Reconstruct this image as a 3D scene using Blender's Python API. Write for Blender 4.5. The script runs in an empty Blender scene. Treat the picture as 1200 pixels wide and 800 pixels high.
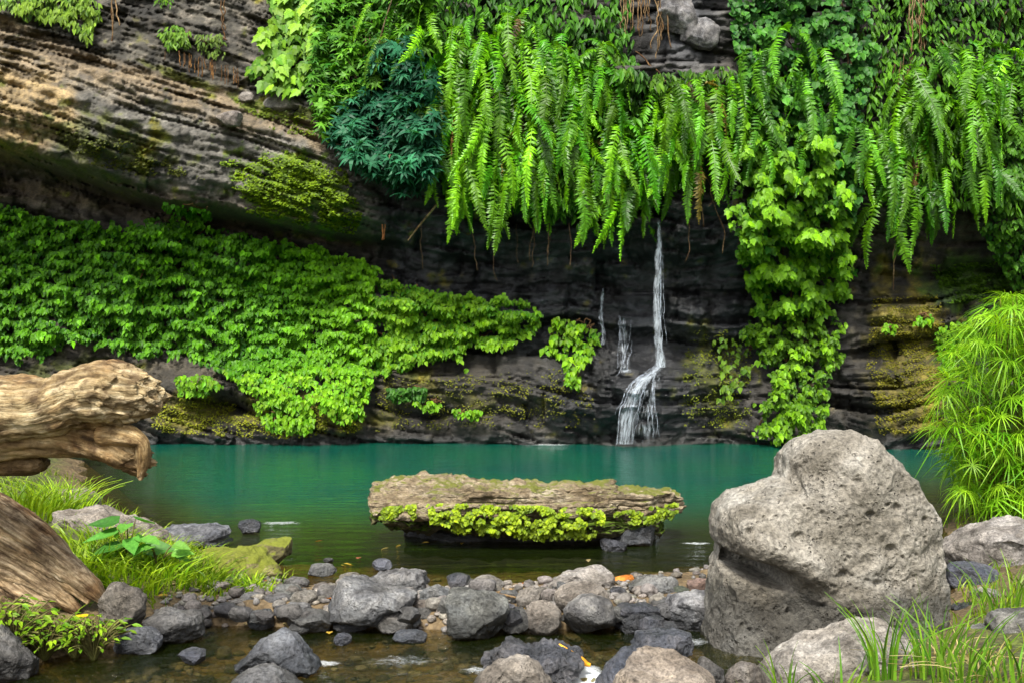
import bpy, math
import numpy as np

# ------------------------------------------------------------------ camera, light, exposure
sc = bpy.context.scene
F = 1167.0            # focal length in photo pixels (35 mm lens on a 36 mm sensor, 1200 px wide)
CAMZ = 1.5            # eye height above the pool
HZ = 420.0            # photo row of the horizon

cam_d = bpy.data.cameras.new('camera')
cam_d.lens = 35.0; cam_d.sensor_width = 36.0
cam_d.shift_y = (HZ - 400.0) / 1200.0
cam_d.clip_start = 0.05; cam_d.clip_end = 500.0
cam = bpy.data.objects.new('camera', cam_d)
sc.collection.objects.link(cam)
cam.location = (0, 0, CAMZ); cam.rotation_euler = (math.pi / 2, 0, 0)
sc.camera = cam

SUN_EL, SUN_AZ = math.radians(54), math.radians(194)   # azimuth clockwise from +Y: behind the camera
world = bpy.data.worlds.new('World'); sc.world = world; world.use_nodes = True
wn = world.node_tree.nodes; wl = world.node_tree.links
for n in list(wn): wn.remove(n)
sky = wn.new('ShaderNodeTexSky'); sky.sky_type = 'NISHITA'; sky.sun_disc = False
sky.sun_elevation = SUN_EL; sky.sun_rotation = SUN_AZ
sky.air_density = 1.0; sky.dust_density = 4.0; sky.ozone_density = 1.0
hsv = wn.new('ShaderNodeHueSaturation'); hsv.inputs['Saturation'].default_value = 0.3   # thin bright overcast
bg = wn.new('ShaderNodeBackground'); bg.inputs['Strength'].default_value = 0.10
wo = wn.new('ShaderNodeOutputWorld')
wl.new(sky.outputs[0], hsv.inputs['Color']); wl.new(hsv.outputs[0], bg.inputs['Color']); wl.new(bg.outputs[0], wo.inputs['Surface'])

sun_d = bpy.data.lights.new('sun', 'SUN'); sun_d.energy = 2.3; sun_d.angle = math.radians(10)
sun_d.color = (1.0, 0.95, 0.86)
sun = bpy.data.objects.new('sun', sun_d); sc.collection.objects.link(sun)
from mathutils import Vector
_sd = Vector((math.sin(SUN_AZ) * math.cos(SUN_EL), math.cos(SUN_AZ) * math.cos(SUN_EL), math.sin(SUN_EL)))
sun.rotation_euler = (-_sd).to_track_quat('-Z', 'Y').to_euler()
sun.location = (0, 0, 30)

sc.view_settings.view_transform = 'Standard'; sc.view_settings.look = 'None'
sc.view_settings.gamma = 1.0; sc.view_settings.use_curve_mapping = False
sc.view_settings.exposure = 1.45
sc.render.engine = 'CYCLES'
sc.cycles.use_denoising = True
sc.cycles.max_bounces = 6; sc.cycles.diffuse_bounces = 3; sc.cycles.glossy_bounces = 3
sc.cycles.transparent_max_bounces = 12; sc.cycles.transmission_bounces = 4
sc.cycles.caustics_reflective = False; sc.cycles.caustics_refractive = False

COL = sc.collection
rng = np.random.default_rng(11)

# ------------------------------------------------------------------ numeric helpers
def ray(u, v):
    u = np.asarray(u, float); v = np.asarray(v, float)
    return np.stack([(u - 600) / F, np.ones_like(u + v), -(v - HZ) / F + 0 * u], -1)
def at(u, v, d):
    r = ray(u, v) * np.asarray(d, float)[..., None]
    r[..., 2] += CAMZ
    return r
def on_level(v, z=0.0):
    return F * (CAMZ - z) / (v - HZ)

def _h(ix, iy, iz, seed):
    h = (ix.astype(np.int64) * 374761393 + iy.astype(np.int64) * 668265263 + iz.astype(np.int64) * 1274126177 + seed * 974711) & 0xFFFFFFFF
    h = ((h ^ (h >> 13)) * 1274126177) & 0xFFFFFFFF
    h = ((h ^ (h >> 15)) * 2246822519) & 0xFFFFFFFF
    return (h ^ (h >> 16)) & 0xFFFFFFFF
def hash01(ix, iy=0, iz=0, seed=0):
    ix = np.asarray(ix); iy = np.asarray(iy) + 0 * ix; iz = np.asarray(iz) + 0 * ix
    return _h(ix, iy, iz, seed) / 4294967295.0
def perlin(p, seed=0):
    p = np.asarray(p, float)
    i = np.floor(p).astype(np.int64); f = p - i
    w = f * f * f * (f * (f * 6 - 15) + 10)
    out = np.zeros(p.shape[:-1])
    for dx in (0, 1):
        for dy in (0, 1):
            for dz in (0, 1):
                h = _h(i[..., 0] + dx, i[..., 1] + dy, i[..., 2] + dz, seed)
                gx = (h & 1023) / 511.5 - 1; gy = ((h >> 10) & 1023) / 511.5 - 1; gz = ((h >> 20) & 1023) / 511.5 - 1
                d = gx * (f[..., 0] - dx) + gy * (f[..., 1] - dy) + gz * (f[..., 2] - dz)
                wt = (w[..., 0] if dx else 1 - w[..., 0]) * (w[..., 1] if dy else 1 - w[..., 1]) * (w[..., 2] if dz else 1 - w[..., 2])
                out += d * wt
    return out * 1.3
def fbm(p, octv=4, seed=0, gain=0.5, lac=2.03):
    s = 0; a = 1.0; q = np.array(p, float)
    for o in range(octv):
        s = s + a * perlin(q, seed + o * 17); a *= gain; q = q * lac + 7.3
    return s
def sstep(a, b, x):
    t = np.clip((x - a) / (b - a), 0, 1); return t * t * (3 - 2 * t)
def in_poly(u, v, poly):
    u = np.asarray(u); v = np.asarray(v); c = np.zeros(u.shape, bool); n = len(poly)
    for i in range(n):
        x0, y0 = poly[i]; x1, y1 = poly[(i + 1) % n]
        if y0 == y1: continue
        k = ((y0 > v) != (y1 > v)) & (u < (x1 - x0) * (v - y0) / (y1 - y0) + x0)
        c ^= k
    return c
def poly_dist(x, y, poly, closed=True):
    d = np.full(np.shape(x), 1e9); n = len(poly)
    for i in range(n if closed else n - 1):
        ax, ay = poly[i]; bx, by = poly[(i + 1) % n]
        ex, ey = bx - ax, by - ay
        t = np.clip(((x - ax) * ex + (y - ay) * ey) / (ex * ex + ey * ey + 1e-12), 0, 1)
        d = np.minimum(d, np.hypot(x - ax - t * ex, y - ay - t * ey))
    return d

# ------------------------------------------------------------------ mesh helpers
def mesh(name, V, faces, col=None, smooth=True, mat=None, grain=None):
    """faces: array (M,3) or (M,4), or a list of such arrays"""
    V = np.asarray(V, np.float32)
    if not isinstance(faces, (list, tuple)): faces = [faces]
    faces = [np.asarray(f, np.int32) for f in faces if len(f)]
    me = bpy.data.meshes.new(name)
    me.vertices.add(len(V)); me.vertices.foreach_set('co', V.ravel())
    loops = np.concatenate([f.ravel() for f in faces])
    tot = np.concatenate([np.full(len(f), f.shape[1], np.int32) for f in faces])
    st = np.concatenate([[0], np.cumsum(tot)[:-1]]).astype(np.int32)
    me.loops.add(len(loops)); me.loops.foreach_set('vertex_index', loops)
    me.polygons.add(len(tot)); me.polygons.foreach_set('loop_start', st); me.polygons.foreach_set('loop_total', tot)
    me.polygons.foreach_set('use_smooth', np.full(len(tot), smooth, bool))
    if col is not None:
        a = me.attributes.new('Col', 'FLOAT_COLOR', 'POINT')
        c = np.zeros((len(V), 4), np.float32); c[:, :np.shape(col)[-1]] = col
        a.data.foreach_set('color', c.ravel())
    if grain is not None:
        a = me.attributes.new('grain', 'FLOAT_VECTOR', 'POINT')
        a.data.foreach_set('vector', np.asarray(grain, np.float32).ravel())
    me.update(calc_edges=True)
    if mat: me.materials.append(mat)
    return me
def link(name, data, parent=None, label=None, cat=None, group=None, kind=None, loc=None, color=None):
    o = bpy.data.objects.new(name, data); COL.objects.link(o)
    if parent is not None: o.parent = parent
    if loc is not None: o.location = [float(q) for q in loc]
    if label: o['label'] = label
    if cat: o['category'] = cat
    if group: o['group'] = group
    if kind: o['kind'] = kind
    if color is not None: o.color = (float(color[0]), float(color[1]), float(color[2]), 1)
    return o
def grid_faces(nu, nv, wrap_u=False):
    i = np.arange(nu if wrap_u else nu - 1); j = np.arange(nv - 1)
    I, J = np.meshgrid(i, j, indexing='ij'); I2 = (I + 1) % nu
    return np.stack([I * nv + J, I2 * nv + J, I2 * nv + J + 1, I * nv + J + 1], -1).reshape(-1, 4)
_ico = {}
def ico(n):
    if n in _ico: return _ico[n]
    t = (1 + 5 ** .5) / 2
    v = np.array([(-1, t, 0), (1, t, 0), (-1, -t, 0), (1, -t, 0), (0, -1, t), (0, 1, t), (0, -1, -t), (0, 1, -t), (t, 0, -1), (t, 0, 1), (-t, 0, -1), (-t, 0, 1)], float)
    f = np.array([(0, 11, 5), (0, 5, 1), (0, 1, 7), (0, 7, 10), (0, 10, 11), (1, 5, 9), (5, 11, 4), (11, 10, 2), (10, 7, 6), (7, 1, 8), (3, 9, 4), (3, 4, 2), (3, 2, 6), (3, 6, 8), (3, 8, 9), (4, 9, 5), (2, 4, 11), (6, 2, 10), (8, 6, 7), (9, 8, 1)])
    v /= np.linalg.norm(v, axis=1, keepdims=True)
    for _ in range(n):
        e = np.sort(np.concatenate([f[:, [0, 1]], f[:, [1, 2]], f[:, [2, 0]]]), axis=1)
        key = e[:, 0].astype(np.int64) * (len(v) + 1) + e[:, 1]
        uq, first, inv = np.unique(key, return_index=True, return_inverse=True)
        ee = e[first]; m = v[ee[:, 0]] + v[ee[:, 1]]; m /= np.linalg.norm(m, axis=1, keepdims=True)
        a, b, c = (inv.reshape(3, -1) + len(v))
        v = np.concatenate([v, m])
        f = np.concatenate([np.stack([f[:, 0], a, c], 1), np.stack([f[:, 1], b, a], 1), np.stack([f[:, 2], c, b], 1), np.stack([a, b, c], 1)])
    _ico[n] = (v, f); return _ico[n]
def vnormals(V, Fc):
    n = np.zeros_like(V)
    fn = np.cross(V[Fc[:, 1]] - V[Fc[:, 0]], V[Fc[:, 2]] - V[Fc[:, 0]])
    for k in range(3): np.add.at(n, Fc[:, k], fn)
    return n / (np.linalg.norm(n, axis=1, keepdims=True) + 1e-9)
def unit(a): return a / (np.linalg.norm(a, axis=-1, keepdims=True) + 1e-9)

def catmull(P, n):
    P = np.asarray(P, float); m = len(P)
    t = np.linspace(0, m - 1, n); i = np.clip(t.astype(int), 0, m - 2); f = (t - i)[:, None]
    p0 = P[np.maximum(i - 1, 0)]; p1 = P[i]; p2 = P[i + 1]; p3 = P[np.minimum(i + 2, m - 1)]
    return 0.5 * (2 * p1 + (p2 - p0) * f + (2 * p0 - 5 * p1 + 4 * p2 - p3) * f ** 2 + (3 * p1 - p0 - 3 * p2 + p3) * f ** 3)
def tube(path, rad, ns=10, nseg=None, caps=True):
    """path (N,3), rad (N,), returns V, quads, tris, grain"""
    P = np.asarray(path, float); R = np.asarray(rad, float)
    if nseg:
        Q = catmull(np.concatenate([P, R[:, None]], 1), nseg); P, R = Q[:, :3], np.maximum(Q[:, 3], 1e-4)
    T = unit(np.gradient(P, axis=0))
    ref = np.array([0, 0, 1.0]) if abs(T[0, 2]) < 0.8 else np.array([0, 1.0, 0])
    N = np.zeros_like(P); n = ref
    for i in range(len(P)):
        n = n - T[i] * np.dot(n, T[i]); n = n / (np.linalg.norm(n) + 1e-9); N[i] = n
    B = np.cross(T, N)
    a = np.linspace(0, 2 * np.pi, ns, endpoint=False)
    V = P[:, None] + R[:, None, None] * (N[:, None] * np.cos(a)[None, :, None] + B[:, None] * np.sin(a)[None, :, None])
    s = np.concatenate([[0], np.cumsum(np.linalg.norm(np.diff(P, axis=0), axis=1))])
    g = np.stack([np.repeat(s[:, None], ns, 1), np.repeat(R[:, None], ns, 1) * np.cos(a)[None], np.repeat(R[:, None], ns, 1) * np.sin(a)[None]], -1)
    m = len(P); V = V.reshape(-1, 3); g = g.reshape(-1, 3)
    I, J = np.meshgrid(np.arange(m - 1), np.arange(ns), indexing='ij'); J2 = (J + 1) % ns
    q = np.stack([I * ns + J, (I + 1) * ns + J, (I + 1) * ns + J2, I * ns + J2], -1).reshape(-1, 4)
    tr = np.zeros((0, 3), int)
    if caps:
        V = np.concatenate([V, P[:1], P[-1:]]); g = np.concatenate([g, [[0, 0, 0]], [[s[-1], 0, 0]]])
        c0, c1 = len(V) - 2, len(V) - 1; j = np.arange(ns); j2 = (j + 1) % ns
        tr = np.concatenate([np.stack([np.full(ns, c0), j, j2], 1), np.stack([np.full(ns, c1), (m - 1) * ns + j2, (m - 1) * ns + j], 1)])
    return V, q, tr, g
class Bag:
    """collects pieces into one mesh"""
    def __init__(s): s.V = []; s.F = {3: [], 4: []}; s.C = []; s.G = []; s.n = 0
    def add(s, V, faces, col=None, grain=None):
        if not isinstance(faces, (list, tuple)): faces = [faces]
        for f in faces:
            if len(f): s.F[f.shape[1]].append(np.asarray(f) + s.n)
        s.V.append(V); s.n += len(V)
        s.C.append(np.broadcast_to(np.ones(3) if col is None else np.asarray(col, float), (len(V), 3)))
        s.G.append(np.zeros((len(V), 3)) if grain is None else grain)
    def tube(s, path, rad, ns=6, nseg=None, col=None):
        V, q, t, g = tube(path, rad, ns, nseg); s.add(V, [q, t], col, g)
    def build(s, name, mat=None, smooth=True, origin=(0, 0, 0)):
        fs = [np.concatenate(s.F[k]) for k in (3, 4) if s.F[k]]
        return mesh(name, np.concatenate(s.V) - np.asarray(origin), fs, np.concatenate(s.C), smooth, mat, np.concatenate(s.G))

# ------------------------------------------------------------------ materials
def new_mat(name):
    m = bpy.data.materials.new(name); m.use_nodes = True
    nt = m.node_tree
    for n in list(nt.nodes): nt.nodes.remove(n)
    out = nt.nodes.new('ShaderNodeOutputMaterial')
    def N(t, **k):
        n = nt.nodes.new(t)
        for a, b in k.items():
            if a.startswith('i_'):
                key = a[2:]
                n.inputs[int(key) if key.isdigit() else key.replace('_', ' ')].default_value = b
            else: setattr(n, a, b)
        return n
    def L(a, b): nt.links.new(a, b)
    return m, N, L, out
def ramp(N, stops):
    r = N('ShaderNodeValToRGB'); e = r.color_ramp.elements
    while len(e) < len(stops): e.new(0.5)
    for i, (p, c) in enumerate(stops):
        e[i].position = p; e[i].color = (c[0], c[1], c[2], 1) if len(c) == 3 else c
    return r
def coords(N, L, rand=True):
    tc = N('ShaderNodeTexCoord')
    if not rand: return tc.outputs['Object']
    oi = N('ShaderNodeObjectInfo'); mu = N('ShaderNodeMath', operation='MULTIPLY', i_1=37.0); L(oi.outputs['Random'], mu.inputs[0])
    ad = N('ShaderNodeVectorMath', operation='ADD'); L(tc.outputs['Object'], ad.inputs[0]); L(mu.outputs[0], ad.inputs[1])
    return ad.outputs[0]
def mix(N, L, fac, a, b, mode='MIX'):
    m = N('ShaderNodeMix', data_type='RGBA', blend_type=mode)
    if isinstance(fac, (int, float)): m.inputs[0].default_value = fac
    else: L(fac, m.inputs[0])
    for s, i in ((a, 6), (b, 7)):
        if isinstance(s, tuple): m.inputs[i].default_value = (s[0], s[1], s[2], 1)
        else: L(s, m.inputs[i])
    return m.outputs[2]
def stone_mat(name, stops, scale=4.0, rough=0.85, bump=0.5, pits=0.0, pit_scale=40.0, attr=False, fine=30.0, spec=0.3, wet_below=None, stretch=(1, 1, 1), crack=0.0, moss=None):
    m, N, L, out = new_mat(name)
    c = coords(N, L, rand=not attr)
    mp = N('ShaderNodeMapping'); mp.inputs['Scale'].default_value = stretch; L(c, mp.inputs['Vector']); c = mp.outputs[0]
    n1 = N('ShaderNodeTexNoise', i_Scale=scale, i_Detail=8.0, i_Roughness=0.65, i_Distortion=0.4); L(c, n1.inputs['Vector'])
    n2 = N('ShaderNodeTexNoise', i_Scale=fine, i_Detail=5.0, i_Roughness=0.7); L(c, n2.inputs['Vector'])
    if not attr: stops = [(0.5 + (p_ - 0.5) * 0.62, tuple(x * 0.68 for x in c_)) for p_, c_ in stops]
    r = ramp(N, stops); L(n1.outputs[0], r.inputs[0])
    col = r.outputs[0]
    if attr:
        at_ = N('ShaderNodeAttribute', attribute_name='Col')
        col = mix(N, L, 1.0, col, at_.outputs['Color'], 'MULTIPLY')
    r2 = ramp(N, [(0.36, (0.42,) * 3), (0.5, (0.95,) * 3), (0.66, (1.45,) * 3)]); L(n2.outputs[0], r2.inputs[0])
    col = mix(N, L, 0.85, col, r2.outputs[0], 'MULTIPLY')
    n7 = N('ShaderNodeTexNoise', i_Scale=scale * 0.55, i_Detail=5.0, i_Roughness=0.6, i_Distortion=0.8); L(c, n7.inputs['Vector'])
    r7 = ramp(N, [(0.36, (0.66, 0.64, 0.60)), (0.48, (0.98, 0.96, 0.93)), (0.58, (1.04, 1.05, 1.06)), (0.66, (1.22, 1.20, 1.14))]); L(n7.outputs[0], r7.inputs[0])
    if not attr: col = mix(N, L, 1.0, col, r7.outputs[0], 'MULTIPLY')
    oi = N('ShaderNodeObjectInfo')
    col = mix(N, L, 1.0, col, oi.outputs['Color'], 'MULTIPLY')
    b = N('ShaderNodeBsdfPrincipled', i_Roughness=rough); b.inputs['Specular IOR Level'].default_value = spec
    rr = N('ShaderNodeMapRange', i_1=0.3, i_2=0.7, i_3=rough - 0.12, i_4=min(1, rough + 0.12)); L(n2.outputs[0], rr.inputs[0])
    rough_s = rr.outputs[0]
    if moss:
        ng = N('ShaderNodeNewGeometry'); sx = N('ShaderNodeSeparateXYZ'); L(ng.outputs['Normal'], sx.inputs[0])
        n3 = N('ShaderNodeTexNoise', i_Scale=moss[1], i_Detail=6.0, i_Roughness=0.7); L(c, n3.inputs['Vector'])
        ma = N('ShaderNodeMath', operation='MULTIPLY_ADD', i_1=0.35); L(sx.outputs['Z'], ma.inputs[0]); L(n3.outputs[0], ma.inputs[2])
        mr = N('ShaderNodeMapRange', i_1=moss[2], i_2=moss[2] + 0.12); L(ma.outputs[0], mr.inputs[0])
        col = mix(N, L, mr.outputs[0], col, moss[0])
    if wet_below is not None:
        g = N('ShaderNodeNewGeometry'); s = N('ShaderNodeSeparateXYZ'); L(g.outputs['Position'], s.inputs[0])
        ma = N('ShaderNodeMath', operation='MULTIPLY_ADD', i_1=-0.35); L(n1.outputs[0], ma.inputs[0]); L(s.outputs['Z'], ma.inputs[2])
        mr = N('ShaderNodeMapRange', i_1=wet_below - 0.21, i_2=wet_below - 0.13, i_3=1.0, i_4=0.0); L(ma.outputs[0], mr.inputs[0])
        dk = mix(N, L, 1.0, col, (0.36, 0.37, 0.38), 'MULTIPLY')
        col = mix(N, L, mr.outputs[0], col, dk)
        mr2 = N('ShaderNodeMix', data_type='FLOAT'); L(mr.outputs[0], mr2.inputs[0]); L(rough_s, mr2.inputs[2]); mr2.inputs[3].default_value = 0.3
        rough_s = mr2.outputs[0]
    if attr:   # alpha of the attribute carries wetness
        mr2 = N('ShaderNodeMix', data_type='FLOAT'); L(at_.outputs['Alpha'], mr2.inputs[0]); L(rough_s, mr2.inputs[2]); mr2.inputs[3].default_value = 0.22
        rough_s = mr2.outputs[0]
    L(rough_s, b.inputs['Roughness'])
    hgt = N('ShaderNodeMath', operation='MULTIPLY_ADD', i_1=0.35); L(n2.outputs[0], hgt.inputs[0]); L(n1.outputs[0], hgt.inputs[2])
    h = hgt.outputs[0]
    if pits:
        vo = N('ShaderNodeTexVoronoi', i_Scale=pit_scale, i_Randomness=1.0); L(c, vo.inputs['Vector'])
        cut = N('ShaderNodeTexNoise', i_Scale=pit_scale * 0.22, i_Detail=2.0); L(c, cut.inputs['Vector'])
        th = N('ShaderNodeMapRange', i_1=0.42, i_2=0.68, i_3=0.02, i_4=0.34); L(cut.outputs[0], th.inputs[0])
        lt = N('ShaderNodeMath', operation='SUBTRACT'); L(vo.outputs['Distance'], lt.inputs[0]); L(th.outputs[0], lt.inputs[1])
        pr = N('ShaderNodeMapRange', i_1=-0.08, i_2=0.04, i_3=-pits, i_4=0.0); L(lt.outputs[0], pr.inputs[0])
        ad = N('ShaderNodeMath', operation='ADD'); L(h, ad.inputs[0]); L(pr.outputs[0], ad.inputs[1]); h = ad.outputs[0]
    if crack:
        vo = N('ShaderNodeTexVoronoi', feature='DISTANCE_TO_EDGE', i_Scale=crack); 
        wv = N('ShaderNodeVectorMath', operation='MULTIPLY_ADD'); L(n1.outputs[1], wv.inputs[0]); wv.inputs[1].default_value = (.35, .35, .35); L(c, wv.inputs[2])
        L(wv.outputs[0], vo.inputs['Vector'])
        pr = N('ShaderNodeMapRange', i_1=0.0, i_2=0.05, i_3=-0.5, i_4=0.0); L(vo.outputs['Distance'], pr.inputs[0])
        ad = N('ShaderNodeMath', operation='ADD'); L(h, ad.inputs[0]); L(pr.outputs[0], ad.inputs[1]); h = ad.outputs[0]
    bp = N('ShaderNodeBump', i_Strength=min(1.0, bump * 1.4), i_Distance=0.06); L(h, bp.inputs['Height'])
    L(col, b.inputs['Base Color']); L(bp.outputs[0], b.inputs['Normal']); L(b.outputs[0], out.inputs['Surface'])
    return m
def leaf_mat(name, transl=0.3, rough=0.48, spec=0.2, vary=0.35):
    m, N, L, out = new_mat(name)
    a = N('ShaderNodeAttribute', attribute_name='Col'); oi = N('ShaderNodeObjectInfo')
    col = mix(N, L, 1.0, a.outputs['Color'], oi.outputs['Color'], 'MULTIPLY')
    v = N('ShaderNodeMapRange', i_3=1 - vary, i_4=1 + vary); L(oi.outputs['Random'], v.inputs[0])
    col = mix(N, L, 1.0, col, v.outputs[0], 'MULTIPLY')
    tc = N('ShaderNodeTexCoord'); nz = N('ShaderNodeTexNoise', i_Scale=9.0, i_Detail=3.0); L(tc.outputs['Object'], nz.inputs['Vector'])
    r = ramp(N, [(0.3, (0.7, 0.75, 0.7)), (0.7, (1.25, 1.2, 1.1))]); L(nz.outputs[0], r.inputs[0])
    col = mix(N, L, 1.0, col, r.outputs[0], 'MULTIPLY')
    b = N('ShaderNodeBsdfPrincipled', i_Roughness=rough); b.inputs['Specular IOR Level'].default_value = spec
    L(col, b.inputs['Base Color'])
    t = N('ShaderNodeBsdfTranslucent'); tcol = mix(N, L, 1.0, col, (1.25, 1.2, 0.5), 'MULTIPLY'); L(tcol, t.inputs['Color'])
    ms = N('ShaderNodeMixShader'); ms.inputs[0].default_value = transl
    L(b.outputs[0], ms.inputs[1]); L(t.outputs[0], ms.inputs[2]); L(ms.outputs[0], out.inputs['Surface'])
    return m
def wood_mat(name, stops, along=2.0, around=38.0, bump=0.8, rough=0.75):
    m, N, L, out = new_mat(name)
    a = N('ShaderNodeAttribute', attribute_name='grain')
    mp = N('ShaderNodeMapping'); mp.inputs['Scale'].default_value = (along, around, around); L(a.outputs['Vector'], mp.inputs[0])
    tc = N('ShaderNodeTexCoord'); wn_ = N('ShaderNodeTexNoise', i_Scale=7.0, i_Detail=3.0); L(tc.outputs['Object'], wn_.inputs['Vector'])
    wv = N('ShaderNodeVectorMath', operation='MULTIPLY_ADD'); L(wn_.outputs[1], wv.inputs[0]); wv.inputs[1].default_value = (.8, .8, .8); L(mp.outputs[0], wv.inputs[2])
    n1 = N('ShaderNodeTexNoise', i_Scale=1.0, i_Detail=9.0, i_Roughness=0.66, i_Distortion=0.35); L(wv.outputs[0], n1.inputs['Vector'])
    n2 = N('ShaderNodeTexNoise', i_Scale=11.0, i_Detail=6.0, i_Roughness=0.7); L(tc.outputs['Object'], n2.inputs['Vector'])
    r = ramp(N, stops); L(n1.outputs[0], r.inputs[0])
    r2 = ramp(N, [(0.36, (0.35, 0.28, 0.22)), (0.5, (0.95, 0.9, 0.8)), (0.64, (1.5, 1.42, 1.25))]); L(n2.outputs[0], r2.inputs[0])
    col = mix(N, L, 0.9, r.outputs[0], r2.outputs[0], 'MULTIPLY')
    n5 = N('ShaderNodeTexNoise', i_Scale=3.2, i_Detail=4.0, i_Roughness=0.6); L(tc.outputs['Object'], n5.inputs['Vector'])
    r5 = ramp(N, [(0.38, (0.62, 0.48, 0.34)), (0.5, (1.0, 0.95, 0.85)), (0.62, (1.25, 1.25, 1.2))]); L(n5.outputs[0], r5.inputs[0])
    col = mix(N, L, 1.0, col, r5.outputs[0], 'MULTIPLY')
    vc = N('ShaderNodeAttribute', attribute_name='Col'); col = mix(N, L, 1.0, col, vc.outputs['Color'], 'MULTIPLY')
    b = N('ShaderNodeBsdfPrincipled', i_Roughness=rough); b.inputs['Specular IOR Level'].default_value = 0.25
    h = N('ShaderNodeMath', operation='MULTIPLY_ADD', i_1=0.5); L(n2.outputs[0], h.inputs[0]); L(n1.outputs[0], h.inputs[2])
    bp = N('ShaderNodeBump', i_Strength=bump, i_Distance=0.03); L(h.outputs[0], bp.inputs['Height'])
    L(col, b.inputs['Base Color']); L(bp.outputs[0], b.inputs['Normal']); L(b.outputs[0], out.inputs['Surface'])
    return m
def plain_mat(name, color, rough=0.7, noise=12.0, spec=0.3):
    m, N, L, out = new_mat(name)
    tc = N('ShaderNodeTexCoord'); nz = N('ShaderNodeTexNoise', i_Scale=noise, i_Detail=5.0); L(tc.outputs['Object'], nz.inputs['Vector'])
    r = ramp(N, [(0.3, tuple(q * 0.6 for q in color)), (0.7, tuple(min(1, q * 1.3) for q in color))]); L(nz.outputs[0], r.inputs[0])
    b = N('ShaderNodeBsdfPrincipled', i_Roughness=rough); b.inputs['Specular IOR Level'].default_value = spec
    L(r.outputs[0], b.inputs['Base Color']); L(b.outputs[0], out.inputs['Surface'])
    return m

M_CLIFF = stone_mat('cliff_rock', [(0.25, (0.45, 0.44, 0.43)), (0.5, (0.95, 0.93, 0.9)), (0.75, (1.55, 1.5, 1.4))], scale=2.6, fine=24.0, bump=1.0, attr=True, spec=0.5, stretch=(1, 1, 2.6))
M_GREY = stone_mat('grey_basalt', [(0.3, (0.09, 0.09, 0.093)), (0.5, (0.205, 0.204, 0.203)), (0.72, (0.40, 0.395, 0.38))], scale=6, fine=60, bump=0.55, pits=0.35, pit_scale=48, wet_below=0.06, rough=0.75)
M_WARM = stone_mat('warm_grey_stone', [(0.3, (0.15, 0.135, 0.12)), (0.5, (0.27, 0.25, 0.225)), (0.72, (0.42, 0.39, 0.35))], scale=6, fine=60, bump=0.55, pits=0.4, pit_scale=55, wet_below=0.04)
M_DARK = stone_mat('wet_dark_basalt', [(0.3, (0.035, 0.04, 0.048)), (0.55, (0.08, 0.085, 0.098)), (0.75, (0.15, 0.15, 0.16))], scale=7, fine=50, bump=0.7, rough=0.36, spec=0.5, pits=0.3, pit_scale=40)
M_BOULDER = stone_mat('vesicular_boulder', [(0.28, (0.22, 0.20, 0.165)), (0.5, (0.36, 0.335, 0.29)), (0.72, (0.50, 0.475, 0.425))], scale=3.0, fine=45, bump=0.7, pits=1.8, pit_scale=34, wet_below=0.27)
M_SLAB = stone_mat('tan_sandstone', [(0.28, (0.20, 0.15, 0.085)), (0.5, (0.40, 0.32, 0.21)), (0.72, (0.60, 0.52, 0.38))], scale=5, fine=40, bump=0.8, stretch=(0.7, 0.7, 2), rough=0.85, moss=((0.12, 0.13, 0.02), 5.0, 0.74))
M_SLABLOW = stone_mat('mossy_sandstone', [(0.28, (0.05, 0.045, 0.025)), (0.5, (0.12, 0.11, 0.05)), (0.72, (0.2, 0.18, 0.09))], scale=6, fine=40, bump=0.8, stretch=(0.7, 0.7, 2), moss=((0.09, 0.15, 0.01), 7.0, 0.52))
M_MOSSROCK = stone_mat('yellow_mossy_rock', [(0.28, (0.10, 0.085, 0.03)), (0.5, (0.24, 0.2, 0.08)), (0.72, (0.36, 0.3, 0.14))], scale=6, fine=40, bump=0.8, moss=((0.16, 0.18, 0.02), 8.0, 0.62))
M_LEAF = leaf_mat('leaf')
M_FROND = leaf_mat('fern_frond', transl=0.3, rough=0.42, spec=0.3, vary=0.5)
M_GRASS = leaf_mat('grass_blade', transl=0.35, rough=0.45, spec=0.3, vary=0.3)
M_WOOD = wood_mat('driftwood', [(0.32, (0.075, 0.053, 0.03)), (0.44, (0.21, 0.16, 0.09)), (0.55, (0.34, 0.285, 0.19)), (0.68, (0.50, 0.455, 0.36))], along=4.0, around=30.0, bump=1.0)
M_ROOTWOOD = wood_mat('weathered_root', [(0.32, (0.05, 0.04, 0.03)), (0.45, (0.15, 0.12, 0.085)), (0.56, (0.25, 0.215, 0.17)), (0.68, (0.38, 0.35, 0.30))], along=2.5, around=48.0, bump=1.0)
M_TWIG = wood_mat('dry_twig', [(0.3, (0.06, 0.046, 0.03)), (0.6, (0.17, 0.135, 0.095))], along=6, around=30)
M_STEM = wood_mat('green_stem', [(0.3, (0.06, 0.07, 0.02)), (0.6, (0.14, 0.15, 0.05))], along=6, around=30)
M_PEBBLE = stone_mat('pebble', [(0.3, (0.16, 0.14, 0.12)), (0.5, (0.28, 0.26, 0.24)), (0.72, (0.42, 0.4, 0.37))], scale=10, fine=60, bump=0.3, attr=True)

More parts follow.
